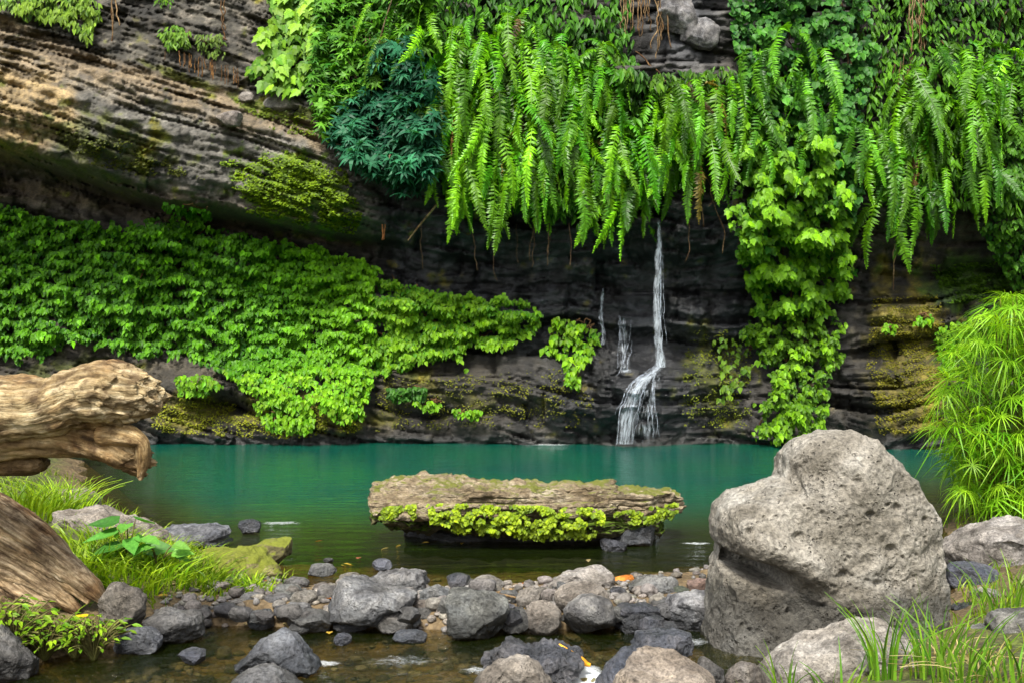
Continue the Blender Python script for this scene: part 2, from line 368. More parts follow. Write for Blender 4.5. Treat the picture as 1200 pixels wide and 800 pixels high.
# ------------------------------------------------------------------ cliff
def ledge_lines(u):
    vt = np.interp(u, [-400, 0, 60, 130, 260, 380, 440, 520], [-95, 22, 45, 72, 106, 150, 195, 240])
    vb = np.interp(u, [-400, 0, 100, 180, 300, 420, 520], [110, 222, 236, 252, 268, 284, 300])
    return vt, vb
def cliff_off(u, v):
    """how far the coarse cliff face stands out (towards the pool), metres"""
    vb = np.interp(u, [380, 430, 560, 700, 870, 1000, 1200], [285, 298, 325, 350, 352, 335, 335])
    right = sstep(400, 500, u)
    off = right * 0.95 * sstep(vb + 8, vb - 120, v)
    off = off - right * np.maximum(0, 150 - v) * 0.0022           # leans back towards the top
    # ledge on the west side
    vt, vl = ledge_lines(u); pr = np.interp(u, [-400, 0, 430, 520], [2.3, 1.9, 1.0, 0.6])
    t = (v - vt) / (vl - vt)
    p = 0.80 * sstep(-0.02, 0.10, t) + 0.20 * sstep(0.1, 0.45, t)
    us = np.interp(u, [-100, 0, 200, 400], [.66, .70, .84, .88]); p = p * (1 - sstep(us, us + .15, t))
    above = np.where(t < 0, 0.62 * pr - np.maximum(0, vt - v) * 0.0154 * 0.55, 0.62 * pr)
    lo = np.where(t < 0.3, above * (1 - sstep(-0.02, 0.08, t)), -0.35 * sstep(0.7, 1.0, t))
    led = pr * p + lo
    off = off + (1 - right) * led
    # foot of the cliff
    bul = np.interp(u, [-400, 0, 180, 240, 300, 400, 440, 560, 690, 730, 790, 860, 1000, 1040, 1100, 1200], [0.6, 0.5, 0.75, 0.6, 0.9, 0.95, 0.35, 0.5, 0.35, 0.75, 0.7, 0.55, 0.5, 0.8, 0.9, 0.8])
    off = off + bul * sstep(400, 462, v) + 0.35 * sstep(455, 520, v) * np.exp(-((u - 300) / 130.0) ** 2)
    off = off - 0.75 * np.exp(-((u - 268) / 34.0) ** 2 - ((v - 478 - (u - 268) * 0.12) / 9.0) ** 2)
    off = off + 0.45 * sstep(1005, 1040, u) * (1 - sstep(1105, 1130, u)) * sstep(325, 350, v)
    off = off + 0.4 * np.exp(-((u - 750) / 45.0) ** 2) * sstep(415, 440, v)
    return off
def strat(x):   # dip of the beds
    return np.interp(x, [-20, -2.5, 1.5, 20], [0.27 * -17.5 - 0.0, 0, 0.5, 0.95])
def blocks(a, s, T, W, amp, crack, cw, seed):
    k = np.floor(s / T); f = s / T - k
    Wk = W * (0.6 + 0.9 * hash01(k, 3, 5, seed)); sh = hash01(k, 7, 1, seed)
    j = np.floor(a / Wk + sh); g = a / Wk + sh - j
    o = (hash01(k, j, 2, seed) - 0.5) * amp + (hash01(k, 11, 4, seed) - 0.5) * amp * 0.9
    e1 = np.minimum(f, 1 - f) * T; e2 = np.minimum(g, 1 - g) * Wk
    tilt = (f - 0.5) * amp * 0.35
    return o + tilt - crack * np.exp(-(e1 / cw) ** 2) - crack * 0.8 * np.exp(-(e2 / cw) ** 2)

gu = np.concatenate([np.linspace(-520, -12, 70), np.arange(-8, 1210, 2.0), np.linspace(1214, 1750, 70)])
gv = np.concatenate([np.linspace(-260, -6, 60), np.arange(-4, 548, 2.0)])
GU, GV = np.meshgrid(gu, gv, indexing='ij')
OFF = cliff_off(GU, GV)
W0 = at(GU, GV, 18.0 - OFF)
X, Z = W0[..., 0], W0[..., 2]
q = np.stack([X, OFF * 0.5, Z], -1)
wx = fbm(q * 0.7, 2, 3) * 0.4; ws = fbm(q * 0.4, 2, 9) * 0.3 * (1 - .65 * (1 - sstep(380, 520, GU)))
a_ = X + wx; s_ = Z + strat(X) + ws
s_ = s_ + 0.22 * perlin(np.stack([s_ * 1.7, 0 * s_ + 3.3, 0.12 * X], -1), 4)      # beds of uneven thickness
D = fbm(q * 0.55, 4, 21) * 0.34
led_m = (1 - sstep(400, 470, GU)) * (1 - sstep(255, 275, GV - (GU - 200) * 0.1))
amp1 = 0.45 + 0.9 * sstep(-0.3, 0.4, fbm(q * 0.9, 2, 101)); amp2 = 0.25 + 1.1 * sstep(-0.25, 0.35, fbm(q * 1.1, 2, 103)); amp3 = 0.2 + 1.2 * sstep(-0.2, 0.35, fbm(q * 1.4, 2, 105))
D += blocks(a_, s_, 0.62, 1.7, 0.36, 0.10, 0.05, 5) * (1 - 0.5 * led_m) * amp1
s2 = s_ + fbm(q * 1.6, 2, 31) * 0.05 + 0.06 * hash01(np.floor(a_ / 0.9 + 5), 1, 1, 3); a2 = a_ + fbm(q * 2.6, 3, 37) * 0.22
D += blocks(a2, s2, 0.23, 0.55, 0.17, 0.06, 0.025, 15) * amp2
s3 = s2 + fbm(q * 4, 2, 41) * 0.025; a3 = a2 + fbm(q * 6, 2, 43) * 0.1
D += blocks(a3, s3, 0.095, 0.30, 0.08, 0.030, 0.018, 25) * amp3
qs = np.stack([a_ * 1.1, OFF * .5, s_ * 4.5], -1)                     # relief drawn out along the beds
D += led_m * fbm(q * 1.7, 4, 59) * 0.10 + np.abs(fbm(qs, 4, 49)) * -0.13 + fbm(qs * 2.7, 4, 51) * 0.06 + fbm(q * 6.5, 3, 53) * 0.025
sl = s_ + fbm(q * 1.2, 2, 55) * 0.02 + 0.10 * perlin(np.stack([s_ * 4.1, 0 * s_, .2 * X], -1), 14)
_vt, _vl = ledge_lines(GU); _tt = (GV - _vt) / (_vl - _vt)
bm_ = .62 * led_m * sstep(-.04, .03, _tt) * (.30 + .85 * sstep(-.25, .3, fbm(q * np.array([.7, 1, 1.6]), 3, 111))) * (1 - .55 * sstep(.45, .6, _tt))
D += bm_ * (blocks(a_ * 1.0, sl, 0.19, 2.6, 0.20, 0.13, 0.034, 65) + blocks(a2, sl + .015 * fbm(q * 3, 2, 57), 0.085, 1.5, 0.07, 0.05, 0.022, 75))
DEPTH = 18.0 - OFF - D
CW = at(GU, GV, DEPTH)

# colour of the bare rock: beds, wet streaks, moss and lichen where they grow
nA = fbm(q * np.array([0.6, 1, 1.4]), 5, 61); nB = fbm(q * 1.9, 5, 71); nC = fbm(q * 4.5, 4, 81)
def C3(*c): return np.array(c, float)
col = C3(0.075, 0.066, 0.052) * (1 + 0.5 * nA)[..., None]
wet = np.zeros(GU.shape)
def paint(mask, c, w=None):
    global col, wet
    m = np.clip(mask, 0, 1); col = col * (1 - m[..., None]) + C3(*c) * m[..., None]
    if w is not None: wet = wet * (1 - m) + w * m
def blob(u, v, su, sv, k=1.0, rot=0.0):
    du = GU - u; dv = GV - v - rot * du
    return k * np.exp(-(du / su) ** 2 - (dv / sv) ** 2)
vt, vl = ledge_lines(GU); tt = (GV - vt) / (vl - vt)
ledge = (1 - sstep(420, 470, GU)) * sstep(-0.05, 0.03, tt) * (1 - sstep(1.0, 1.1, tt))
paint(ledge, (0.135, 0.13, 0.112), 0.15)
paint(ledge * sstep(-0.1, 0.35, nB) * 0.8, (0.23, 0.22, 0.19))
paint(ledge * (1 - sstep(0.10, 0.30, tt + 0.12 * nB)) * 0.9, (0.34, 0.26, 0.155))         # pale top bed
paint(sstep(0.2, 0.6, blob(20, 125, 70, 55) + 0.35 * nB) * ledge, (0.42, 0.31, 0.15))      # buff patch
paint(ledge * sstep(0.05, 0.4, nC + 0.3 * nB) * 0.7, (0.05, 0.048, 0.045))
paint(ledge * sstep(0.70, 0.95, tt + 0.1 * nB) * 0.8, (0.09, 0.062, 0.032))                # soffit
paint(sstep(0.35, 0.7, blob(110, 170, 110, 45, 0.8, 0.15) + 0.6 * nC + 0.2 * nB) * 0.8 * ledge, (0.10, 0.115, 0.02))
soil = (1 - sstep(360, 420, GU)) * (1 - sstep(-0.05, 0.0, tt))
paint(soil, (0.075, 0.07, 0.055), 0.0); paint(soil * sstep(0.0, 0.35, nC), (0.15, 0.135, 0.11))
mossy = (0.11, 0.19, 0.006)
paint(sstep(0.35, 0.75, blob(350, 225, 75, 42, 1.1, 0.25) + 0.65 * nC + 0.3 * nB), mossy, 0.0)
paint(sstep(0.4, 0.75, blob(330, 130, 60, 14, 1.0, 0.2) + 0.6 * nC), (0.16, 0.20, 0.02), 0.0)
paint(sstep(0.4, 0.75, blob(215, 92, 60, 7, 1.0, 0.35) + 0.6 * nC), (0.18, 0.2, 0.03), 0.0)
midr = sstep(420, 470, GU) * (1 - sstep(400, 440, GV)) * (1 - sstep(860, 980, GU))
paint(midr, (0.020, 0.022, 0.026), 0.65)
paint(midr * sstep(0.1, 0.45, nC), (0.055, 0.06, 0.07), 0.65)
paint(midr * sstep(0.25, 0.55, nA - 0.1) * 0.5, (0.04, 0.034, 0.02), 0.45)
foot = sstep(405, 445, GV) * (1 - sstep(690, 730, GU))
paint(foot, (0.046, 0.039, 0.026), 0.25); paint(foot * sstep(0.0, 0.4, nB), (0.085, 0.07, 0.044), 0.15); paint(foot * sstep(0.1, 0.5, nC - 0.05) * 0.7, (0.045, 0.04, 0.034), 0.3)
olive = (0.155, 0.14, 0.012)
paint(sstep(0.35, 0.75, blob(230, 478, 75, 24) + blob(375, 485, 55, 30) + 0.6 * nB + 0.2 * nC) * 0.9, olive, 0.0)
paint(sstep(0.35, 0.75, blob(520, 470, 110, 32, 0.8) + 0.7 * nB + .3 * nC) * 0.8, (0.11, 0.105, 0.012), 0.)
paint(sstep(0.35, 0.75, blob(60, 440, 90, 40, 0.8) + 0.7 * nB + .3 * nC) * 0.8, (0.07, 0.085, 0.01), 0.)
wf = blob(760, 430, 100, 130) * sstep(330, 360, GV)
paint(np.clip(wf * 1.2, 0, 1) * 0.9, (0.022, 0.025, 0.03), 0.8)
paint(np.clip(blob(745, 470, 130, 75, 1.3), 0, 1) * .85 * sstep(395, 430, GV), (0.020, 0.022, 0.026), .7)
paint(sstep(0.4, 0.8, blob(835, 450, 50, 80, 0.8) + 0.6 * nC + .3 * nB) * 0.8, (0.085, 0.095, 0.01), 0.2)
rt = sstep(900, 960, GU) * sstep(290, 330, GV)
paint(rt, (0.032, 0.03, 0.024), 0.35); paint(rt * sstep(0.0, 0.4, nC), (0.065, 0.058, 0.042))
paint(sstep(0.25, 0.7, blob(1068, 420, 50, 110, 1.0) + 0.45 * nB + 0.45 * nC) * .92, (0.20, 0.165, 0.018), 0.0)
paint(sstep(0.1, .5, nC + .2 * nB) * blob(1068, 420, 60, 120, .8), (0.10, 0.085, 0.02), 0.1)
paint(sstep(0.5, 0.8, blob(1065, 480, 45, 40, 0.6) + 0.7 * nC), (0.18, 0.16, 0.012), 0.0)
paint(sstep(0.4, 0.75, blob(1130, 330, 60, 35, 1.0) + 0.6 * nB), (0.06, 0.13, 0.008), 0.0)
paint(sstep(950, 990, GU) * blob(1000, 430, 40, 120) * 0.6, (0.055, 0.05, 0.04), 0.3)
upr = sstep(420, 480, GU) * (1 - sstep(200, 260, GV))
paint(upr, (0.055, 0.05, 0.042), 0.1)
paint(blob(800, 30, 40, 45, 1.0), (0.11, 0.12, 0.14), 0.2)
paint(sstep(505, 515, GV), (0.025, 0.026, 0.024), 0.8)
bed = 0.72 + 0.56 * hash01(np.floor(s3 / 0.095), 5, 9, 2) * 1.0; bed2 = 0.75 + 0.5 * hash01(np.floor(s2 / 0.23), 2, 9, 5)
nS = fbm(np.stack([X * 2.6, OFF, Z * .35], -1), 4, 131); seep = 1 - .55 * sstep(-.05, .35, nS) * (1 - ledge) + .15 * sstep(.1, .4, -nS)
col = np.clip(col * seep[..., None] * 0.72 * (bed * bed2)[..., None] * (1 + 0.5 * nC + 0.25 * nB)[..., None], 0.006, 1)
Vc = CW.reshape(-1, 3); nu, nv = len(gu), len(gv)
top = CW[:, 0].copy(); top[:, 1] += 14; top[:, 2] += 3.0        # the plateau behind the brink
Vc = np.concatenate([Vc, top])
i = np.arange(nu - 1); b0 = nu * nv
ftop = np.stack([i * nv, b0 + i, b0 + i + 1, (i + 1) * nv], 1)
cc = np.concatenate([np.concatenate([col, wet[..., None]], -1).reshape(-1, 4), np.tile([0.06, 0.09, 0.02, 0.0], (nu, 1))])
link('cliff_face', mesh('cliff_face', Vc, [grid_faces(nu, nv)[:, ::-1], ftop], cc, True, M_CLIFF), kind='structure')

def cliff_depth(u, v):
    u = np.clip(np.asarray(u, float), gu[0], gu[-1] - 1e-3); v = np.clip(np.asarray(v, float), gv[0], gv[-1] - 1e-3)
    i = np.clip(np.searchsorted(gu, u) - 1, 0, nu - 2); j = np.clip(np.searchsorted(gv, v) - 1, 0, nv - 2)
    a = (u - gu[i]) / (gu[i + 1] - gu[i]); b = (v - gv[j]) / (gv[j + 1] - gv[j])
    return DEPTH[i, j] * (1 - a) * (1 - b) + DEPTH[i + 1, j] * a * (1 - b) + DEPTH[i, j + 1] * (1 - a) * b + DEPTH[i + 1, j + 1] * a * b
def on_cliff(u, v, out=0.0):
    d = np.minimum(cliff_depth(u, v), 18.0 - cliff_off(np.asarray(u, float), np.asarray(v, float)) + 0.05)
    return at(u, v, d - out)

# ------------------------------------------------------------------ ground under and around the water
LBANK = [(-6.2, 14.5), (-4.6, 10.9), (-3.3, 9.0), (-2.55, 7.9), (-1.75, 7.1), (-1.45, 6.7), (-1.5, 6.25), (-1.95, 5.75), (-2.35, 5.35), (-2.55, 5.0), (-2.75, 4.3), (-3.0, 3.0), (-3.2, -8), (-30, -8), (-30, 19), (-14, 19)]
RBANK = [(16, 19), (8.5, 14), (5.0, 10.6), (3.9, 9.0), (3.45, 7.6), (3.0, 6.6), (2.55, 5.9), (2.1, 5.35), (1.75, 4.95), (1.2, 4.55), (0.9, 4.1), (0.8, 3.0), (0.8, -8), (30, -8), (30, 19)]
DAM = [(-2.0, 6.3), (-1.4, 6.25), (-0.6, 6.15), (0.2, 6.15), (0.75, 6.25), (1.0, 6.4), (1.45, 6.6)]
def ground_z(x, y, rough=True):
    x = np.asarray(x, float); y = np.asarray(y, float)
    z = np.interp(y, [-8, 2, 4, 5.6, 6.0, 6.6, 7.4, 8.6, 10.0, 12.0, 20], [-0.3, -0.26, -0.22, -0.2, -0.16, -0.14, -0.15, -0.3, -0.8, -1.6, -2.0])
    dm = poly_dist(x, y, DAM, closed=False)
    z = np.maximum(z, 0.035 - 0.24 * sstep(0.28, 0.62, dm) - 0.6 * np.maximum(0, dm - 0.5))
    for P, hh in ((LBANK, 0.26), (RBANK, 0.26)):
        d = poly_dist(x, y, P); s = np.where(in_poly(x, y, P), d, -d)
        zb = np.where(s > 0, hh * (1 - np.exp(-s / 0.8)) + 0.05 * np.minimum(s, 6), s * (0.95 if P is LBANK else 0.6))
        z = np.maximum(z, zb)
    if rough:
        p = np.stack([x, y, 0 * x], -1)
        z = z + 0.04 * fbm(p * 1.3, 4, 5) + 0.012 * fbm(p * 8, 3, 6)
    return z
ax = np.unique(np.concatenate([np.linspace(-30, -4.5, 60), np.arange(-4.5, 5.5, 0.04), np.linspace(5.5, 30, 60)]))
ay = np.unique(np.concatenate([np.linspace(-8, 3.4, 40), np.arange(3.4, 9.5, 0.04), np.linspace(9.5, 24, 80)]))
AX, AY = np.meshgrid(ax, ay, indexing='ij')
AZ = ground_z(AX, AY)
m, N, L, out = new_mat('stream_bed')
tc = N('ShaderNodeTexCoord')
vo = N('ShaderNodeTexVoronoi', i_Scale=26.0); L(tc.outputs['Object'], vo.inputs['Vector'])
n1 = N('ShaderNodeTexNoise', i_Scale=2.5, i_Detail=8.0, i_Roughness=0.7); L(tc.outputs['Object'], n1.inputs['Vector'])
r = ramp(N, [(0.3, (0.05, 0.035, 0.016)), (0.5, (0.12, 0.085, 0.04)), (0.7, (0.20, 0.15, 0.085))]); L(n1.outputs[0], r.inputs[0])
r2 = ramp(N, [(0.0, (0.6, 0.55, 0.5)), (1.0, (1.4, 1.35, 1.3))]); L(vo.outputs['Color'], r2.inputs[0])
cl = mix(N, L, 0.8, r.outputs[0], r2.outputs[0], 'MULTIPLY')
gz = N('ShaderNodeSeparateXYZ'); L(tc.outputs['Object'], gz.inputs[0]); gm = N('ShaderNodeMath', operation='MULTIPLY_ADD', i_1=.25); L(n1.outputs[0], gm.inputs[0]); L(gz.outputs['Z'], gm.inputs[2])
gr = N('ShaderNodeMapRange', i_1=.19, i_2=.28); L(gm.outputs[0], gr.inputs[0])
n6 = N('ShaderNodeTexNoise', i_Scale=9.0, i_Detail=6.0, i_Roughness=.7); L(tc.outputs['Object'], n6.inputs['Vector'])
rg_ = ramp(N, [(.36, (.045, .03, .014)), (.5, (.05, .062, .012)), (.62, (.10, .13, .015))]); L(n6.outputs[0], rg_.inputs[0])
cl = mix(N, L, gr.outputs[0], cl, rg_.outputs[0])     # soil, moss and seedlings on the banks
b = N('ShaderNodeBsdfPrincipled', i_Roughness=0.8); bp = N('ShaderNodeBump', i_Strength=0.8, i_Distance=0.03, invert=True)
L(vo.outputs['Distance'], bp.inputs['Height']); L(bp.outputs[0], b.inputs['Normal']); L(cl, b.inputs['Base Color']); L(b.outputs[0], out.inputs['Surface'])
M_BED = m
link('ground', mesh('ground', np.stack([AX, AY, AZ], -1).reshape(-1, 3), grid_faces(len(ax), len(ay)), None, True, M_BED), kind='structure')

# ------------------------------------------------------------------ water: still turquoise pool, sill between the stones, stream
def water_z(x, y):
    x = np.asarray(x, float); y = np.asarray(y, float)
    z = -0.06 * (1 - sstep(5.9, 6.5, y))
    return z - 0.07 * (1 - sstep(4.2, 4.75, y + 0.35 * np.exp(-((x - 0.25) / 0.4) ** 2) * -1 + 0.0))
wx_ = np.unique(np.concatenate([np.linspace(-26, -4, 50), np.arange(-4, 5, 0.05), np.linspace(5, 26, 50)]))
wy_ = np.unique(np.concatenate([np.linspace(-8, 3.5, 30), np.arange(3.5, 10, 0.05), np.linspace(10, 19.5, 70)]))
WX, WY = np.meshgrid(wx_, wy_, indexing='ij')
WZ = water_z(WX, WY)
rip = fbm(np.stack([WX * 3.0, WY * 5.0, 0 * WX], -1), 3, 8)
WZ = WZ + rip * np.where(WY < 6.3, 0.008, 0.0015)
depth = np.maximum(0, WZ - ground_z(WX, WY, False))
turb = 1 - np.exp(-(depth / 0.62) ** 1.7)
m, N, L, out = new_mat('water')
tc = N('ShaderNodeTexCoord'); at_ = N('ShaderNodeAttribute', attribute_name='Col')
sp = N('ShaderNodeSeparateColor'); L(at_.outputs['Color'], sp.inputs[0])
mp = N('ShaderNodeMapping'); mp.inputs['Scale'].default_value = (1.6, 6.0, 1.0); L(tc.outputs['Object'], mp.inputs[0])
n1 = N('ShaderNodeTexNoise', i_Scale=1.3, i_Detail=5.0, i_Roughness=0.6, i_Distortion=0.5); L(mp.outputs[0], n1.inputs['Vector'])
n3 = N('ShaderNodeTexNoise', i_Scale=11.0, i_Detail=4.0, i_Roughness=0.6, i_Distortion=0.8); L(tc.outputs['Object'], n3.inputs['Vector'])
hm = N('ShaderNodeMix', data_type='FLOAT'); L(sp.outputs[1], hm.inputs[0]); L(n1.outputs[0], hm.inputs[2]); L(n3.outputs[0], hm.inputs[3])
st = N('ShaderNodeMapRange', i_3=0.5, i_4=0.95); L(sp.outputs[1], st.inputs[0])
bp = N('ShaderNodeBump', i_Distance=0.05); L(hm.outputs[0], bp.inputs['Height']); L(st.outputs[0], bp.inputs['Strength'])
n4 = N('ShaderNodeTexNoise', i_Scale=0.35, i_Detail=3.0); L(tc.outputs['Object'], n4.inputs['Vector'])
deep = ramp(N, [(0.35, (0.003, 0.088, 0.046)), (0.65, (0.002, 0.066, 0.052))]); L(n4.outputs[0], deep.inputs[0])
body = mix(N, L, sp.outputs[0], (0.045, 0.07, 0.006), deep.outputs[0])
df = N('ShaderNodeBsdfDiffuse'); L(body, df.inputs['Color'])
tr = N('ShaderNodeBsdfTransparent'); tr.inputs['Color'].default_value = (0.66, 0.60, 0.38, 1)
m1 = N('ShaderNodeMixShader'); L(sp.outputs[0], m1.inputs[0]); L(tr.outputs[0], m1.inputs[1]); L(df.outputs[0], m1.inputs[2])
gl = N('ShaderNodeBsdfGlossy', i_Roughness=0.06); L(bp.outputs[0], gl.inputs['Normal'])
gl.inputs['Color'].default_value = (0.95, 0.97, 0.97, 1)
fr = N('ShaderNodeFresnel', i_IOR=1.33); L(bp.outputs[0], fr.inputs['Normal'])
m2 = N('ShaderNodeMixShader'); L(fr.outputs[0], m2.inputs[0]); L(m1.outputs[0], m2.inputs[1]); L(gl.outputs[0], m2.inputs[2])
L(m2.outputs[0], out.inputs['Surface'])
M_WATER = m
wc = np.stack([turb, 1 - sstep(5.8, 7.5, WY), 0 * turb], -1).reshape(-1, 3)
link('water', mesh('water', np.stack([WX, WY, WZ], -1).reshape(-1, 3), grid_faces(len(wx_), len(wy_)), wc, True, M_WATER), kind='structure')

# ------------------------------------------------------------------ stones
def R_of(poly, c, sc_, th):
    """radius of a star-shaped outline (normalised by sc_) in the directions th"""
    P = (np.asarray(poly, float) - c) / sc_
    A = P; B = np.roll(P, -1, 0)
    dx, dy = np.cos(th)[:, None], np.sin(th)[:, None]
    ex, ey = (B - A)[:, 0][None], (B - A)[:, 1][None]
    den = dx * ey - dy * ex; den = np.where(np.abs(den) < 1e-9, 1e-9, den)
    t = (A[:, 0][None] * ey - A[:, 1][None] * ex) / den
    s = (A[:, 0][None] * dy - A[:, 1][None] * dx) / den
    t = np.where((s >= -1e-6) & (s <= 1 + 1e-6) & (t > 0), t, 0)
    return t.max(1)
def box_poly(b, style, rg):
    u0, v0, u1, v1 = b; cx, cy = (u0 + u1) / 2, (v0 + v1) / 2; a, h = (u1 - u0) / 2, (v1 - v0) / 2
    n = 18; th = np.linspace(0, 2 * np.pi, n, endpoint=False) + rg.uniform(-.1, .1, n)
    p = {'round': 2.2, 'block': 4.0, 'flat': 3.0, 'peak': 2.0, 'lump': 2.6}[style]
    r = (np.abs(np.cos(th)) ** p + np.abs(np.sin(th)) ** p) ** (-1 / p)
    r = r * (1 + rg.uniform(-1, 1, n) * (0.05 if style == 'round' else 0.09))
    x = r * np.cos(th); y = r * np.sin(th)
    if style == 'peak':
        k = rg.uniform(-.25, .25); y0 = (1 - y) / 2                # 1 at the top
        x = x * (1.05 - 0.75 * y0) + k * y0
        x = x * 1.0
    return [(cx + a * xx, cy + h * yy) for xx, yy in zip(x, y)]
def rock_mesh(name, poly, d, depth, mat, seed, lvl=4, p=2.6, facets=5, rough=0.05, level=0.0, feature=None, bump_scale=1.0):
    rg = np.random.default_rng(seed)
    P = np.asarray(poly, float); lo, hi = P.min(0), P.max(0); c = (lo + hi) / 2; sc_ = (hi - lo) / 2
    dirs, fc = ico(lvl)
    dx, dy, dz = dirs.T
    th = np.arctan2(-dz, dx); R = R_of(P, c, sc_, th)
    R = np.where(R <= 0, 1, R)
    rho = np.sqrt(dx ** 2 + dz ** 2); qn = (rho ** p + np.abs(dy) ** p) ** (-1 / p)
    rad = rho * qn * R
    px = d / F
    V = np.stack([rad * np.cos(th) * sc_[0] * px, dy * qn * depth, -rad * np.sin(th) * sc_[1] * px], -1)
    ext = np.array([sc_[0] * px, depth, sc_[1] * px]); size = ext.mean()
    for k in range(facets):
        n = unit(rg.normal(size=3) * np.array([0.6, 1.0, 0.75])); n[1] = -abs(n[1]) if k % 3 else n[1]
        proj = V @ n; lim = proj.max() * rg.uniform(0.66, 0.9)
        ex = np.maximum(proj - lim, 0); V = V - n * (ex * 0.93)[:, None]
    off = rg.uniform(-50, 50, 3); nrm = vnormals(V, fc)
    q = V / size * bump_scale + off
    disp = fbm(q * 1.3, 3, seed % 97) * rough * 1.4 + fbm(q * 4.2, 4, seed % 89 + 5) * rough * 0.55 - np.abs(fbm(q * 2.6, 3, seed % 83 + 9)) * rough * 0.7
    V = V + nrm * (disp * size)[:, None]
    if feature is not None: V = feature(V, nrm, c, px)
    ctr = np.array([(c[0] - 600) * px, d, CAMZ - (c[1] - HZ) * px])
    zb = V[:, 2].min()
    base = np.array([ctr[0], ctr[1], ctr[2] + zb])
    V = V - np.array([0, 0, zb])
    return mesh(name, V, fc, None, True, mat), base
_seed = [100]
def stone(shape, style, mat, label, group=None, name='stone', cat='stone', vb=None, zl=None, dr=0.85, lvl=4, facets=None, rough=None, p=None, color=None, d=None, **kw):
    _seed[0] += 7; sd = _seed[0]; rg = np.random.default_rng(sd)
    poly = box_poly(shape, style, rg) if len(shape) == 4 and not hasattr(shape[0], '__len__') else shape
    P = np.asarray(poly); u0, v0 = P.min(0); u1, v1 = P.max(0)
    if u1 - u0 < 72: lvl = min(lvl, 4)
    vb_ = v1 if vb is None else vb
    if zl is None: zl = -0.06 if vb_ > 732 else 0.0
    dc = on_level(vb_, zl); w = (u1 - u0) / 2 * dc / F; hd = min(w, 1.6 * (v1 - v0) / 2 * dc / F + 0.3 * w) * dr
    d_ = d if d is not None else dc + 0.55 * hd
    st = {'round': (2.4, 7, 0.055), 'block': (3.4, 11, 0.08), 'flat': (3.2, 9, 0.08), 'peak': (2.8, 11, 0.085), 'lump': (2.7, 10, 0.09)}[style]
    me, base = rock_mesh(name, poly, d_, hd, mat, sd, lvl, p or st[0], st[1] if facets is None else facets, st[2] if rough is None else rough, **kw)
    if color is None:
        g = rg.uniform(0.85, 1.15); color = (g * rg.uniform(.96, 1.05), g, g * rg.uniform(.95, 1.04))
    return link(name, me, None, label, cat, group, None, base, color)

# the great pitted boulder with a snout-like overhang
BO = [(825, 806), (828, 745), (834, 690), (838, 660), (838, 640), (836, 612), (840, 594), (852, 582), (876, 571), (903, 562), (916, 557), (919, 546), (920, 531), (933, 516), (958, 506), (988, 503), (1016, 510), (1034, 526), (1049, 541), (1064, 566), (1080, 590), (1088, 606), (1092, 640), (1099, 676), (1102, 705), (1101, 740), (1096, 800), (1055, 836), (960, 845), (870, 836)]
def boulder_feature(V, nrm, c, px):
    u = c[0] + V[:, 0] / px; v = c[1] - V[:, 2] / px
    front = sstep(0.05, -0.25, V[:, 1])
    # snout: a rounded bulge running down to the east, with a deep cut beneath it
    line = np.interp(u, [830, 850, 890, 945, 980], [606, 612, 632, 655, 668])
    sn = np.exp(-((v - line) / 26.0) ** 2) * (1 - sstep(925, 968, u))
    V[:, 1] -= front * sn * 0.13
    ml = np.interp(u, [826, 850, 900, 950], [642, 650, 664, 674])
    mo = np.exp(-(np.maximum(np.abs(v - ml) - 6, 0) / 4.5) ** 2) * (1 - sstep(878, 915, u))
    V[:, 1] += front * mo * 0.40
    V[:, 0] += mo * 0.02
    # the face below the cut stands back and is lit; a shallow saddle under the summit
    V[:, 1] += front * 0.05 * np.exp(-((u - 880) / 60.0) ** 2 - ((v - 700) / 40.0) ** 2)
    V[:, 1] += front * 0.10 * np.exp(-((u - 930) / 40.0) ** 2 - ((v - 548) / 18.0) ** 2)
    V[:, 1] -= front * 0.06 * np.exp(-((u - 1045) / 30.0) ** 2 - ((v - 620) / 70.0) ** 2)
    rg = np.random.default_rng(5)
    holes = [(861, 592, 4), (858, 608, 4), (912, 617, 7), (979, 554, 3.5), (941, 590, 3), (990, 590, 4), (1024, 585, 4), (997, 665, 4), (960, 655, 5), (1013, 628, 5), (1060, 600, 4), (905, 700, 3)]
    holes += [(rg.uniform(845, 1095), rg.uniform(540, 750), rg.uniform(.8, 1.9)) for _ in range(320)]
    for hu, hv, hr in holes:
        g = np.exp(-(((u - hu) / (hr * 1.25)) ** 2 + ((v - hv) / hr) ** 2) ** 1.5)
        V[:, 1] += front * g * hr * px * 1.7
    return V
me, base = rock_mesh('boulder', BO, 5.55, 0.48, M_BOULDER, 3, 7, 2.8, 4, 0.030, feature=boulder_feature, bump_scale=2.2)
link('boulder', me, None, 'huge pale grey pitted boulder with a snout-like overhang', 'boulder', None, None, base, (1.0, 1.0, 0.985))

# the slab in the pool: pale cap, mossy ledges, dark foot
slab = link('slab_rock', None, None, 'long flat tan slab rock with green mossy sides standing in the pool', 'rock', loc=(0.1, 8.4, 0))
def bedding(V, nrm, c, px):
    zz = V[:, 2] + 0.025 * fbm(V * 2.5, 2, 4); k = np.floor(zz / 0.045); f = zz / 0.045 - k
    o = (hash01(k, 3, 1, 6) - 0.5) * 0.04 + (hash01(k, np.floor(V[:, 0] / (.25 + .3 * hash01(k, 1, 1, 2)) + 40), 1, 8) - .5) * 0.03 - 0.02 * np.exp(-(np.minimum(f, 1 - f) / .12) ** 2)
    side = np.clip(1 - np.abs(nrm[:, 2]) * 1.2, 0, 1)
    V[:, :2] += nrm[:, :2] * (o * side)[:, None]
    return V
def slab_part(name, poly, d, depth, mat, sd, **k):
    me, base = rock_mesh(name, poly, d, depth, mat, sd, feature=bedding, **k)
    o = link(name, me, slab); o.location = [float(x) for x in base - np.array([0.1, 8.4, 0])]; return o
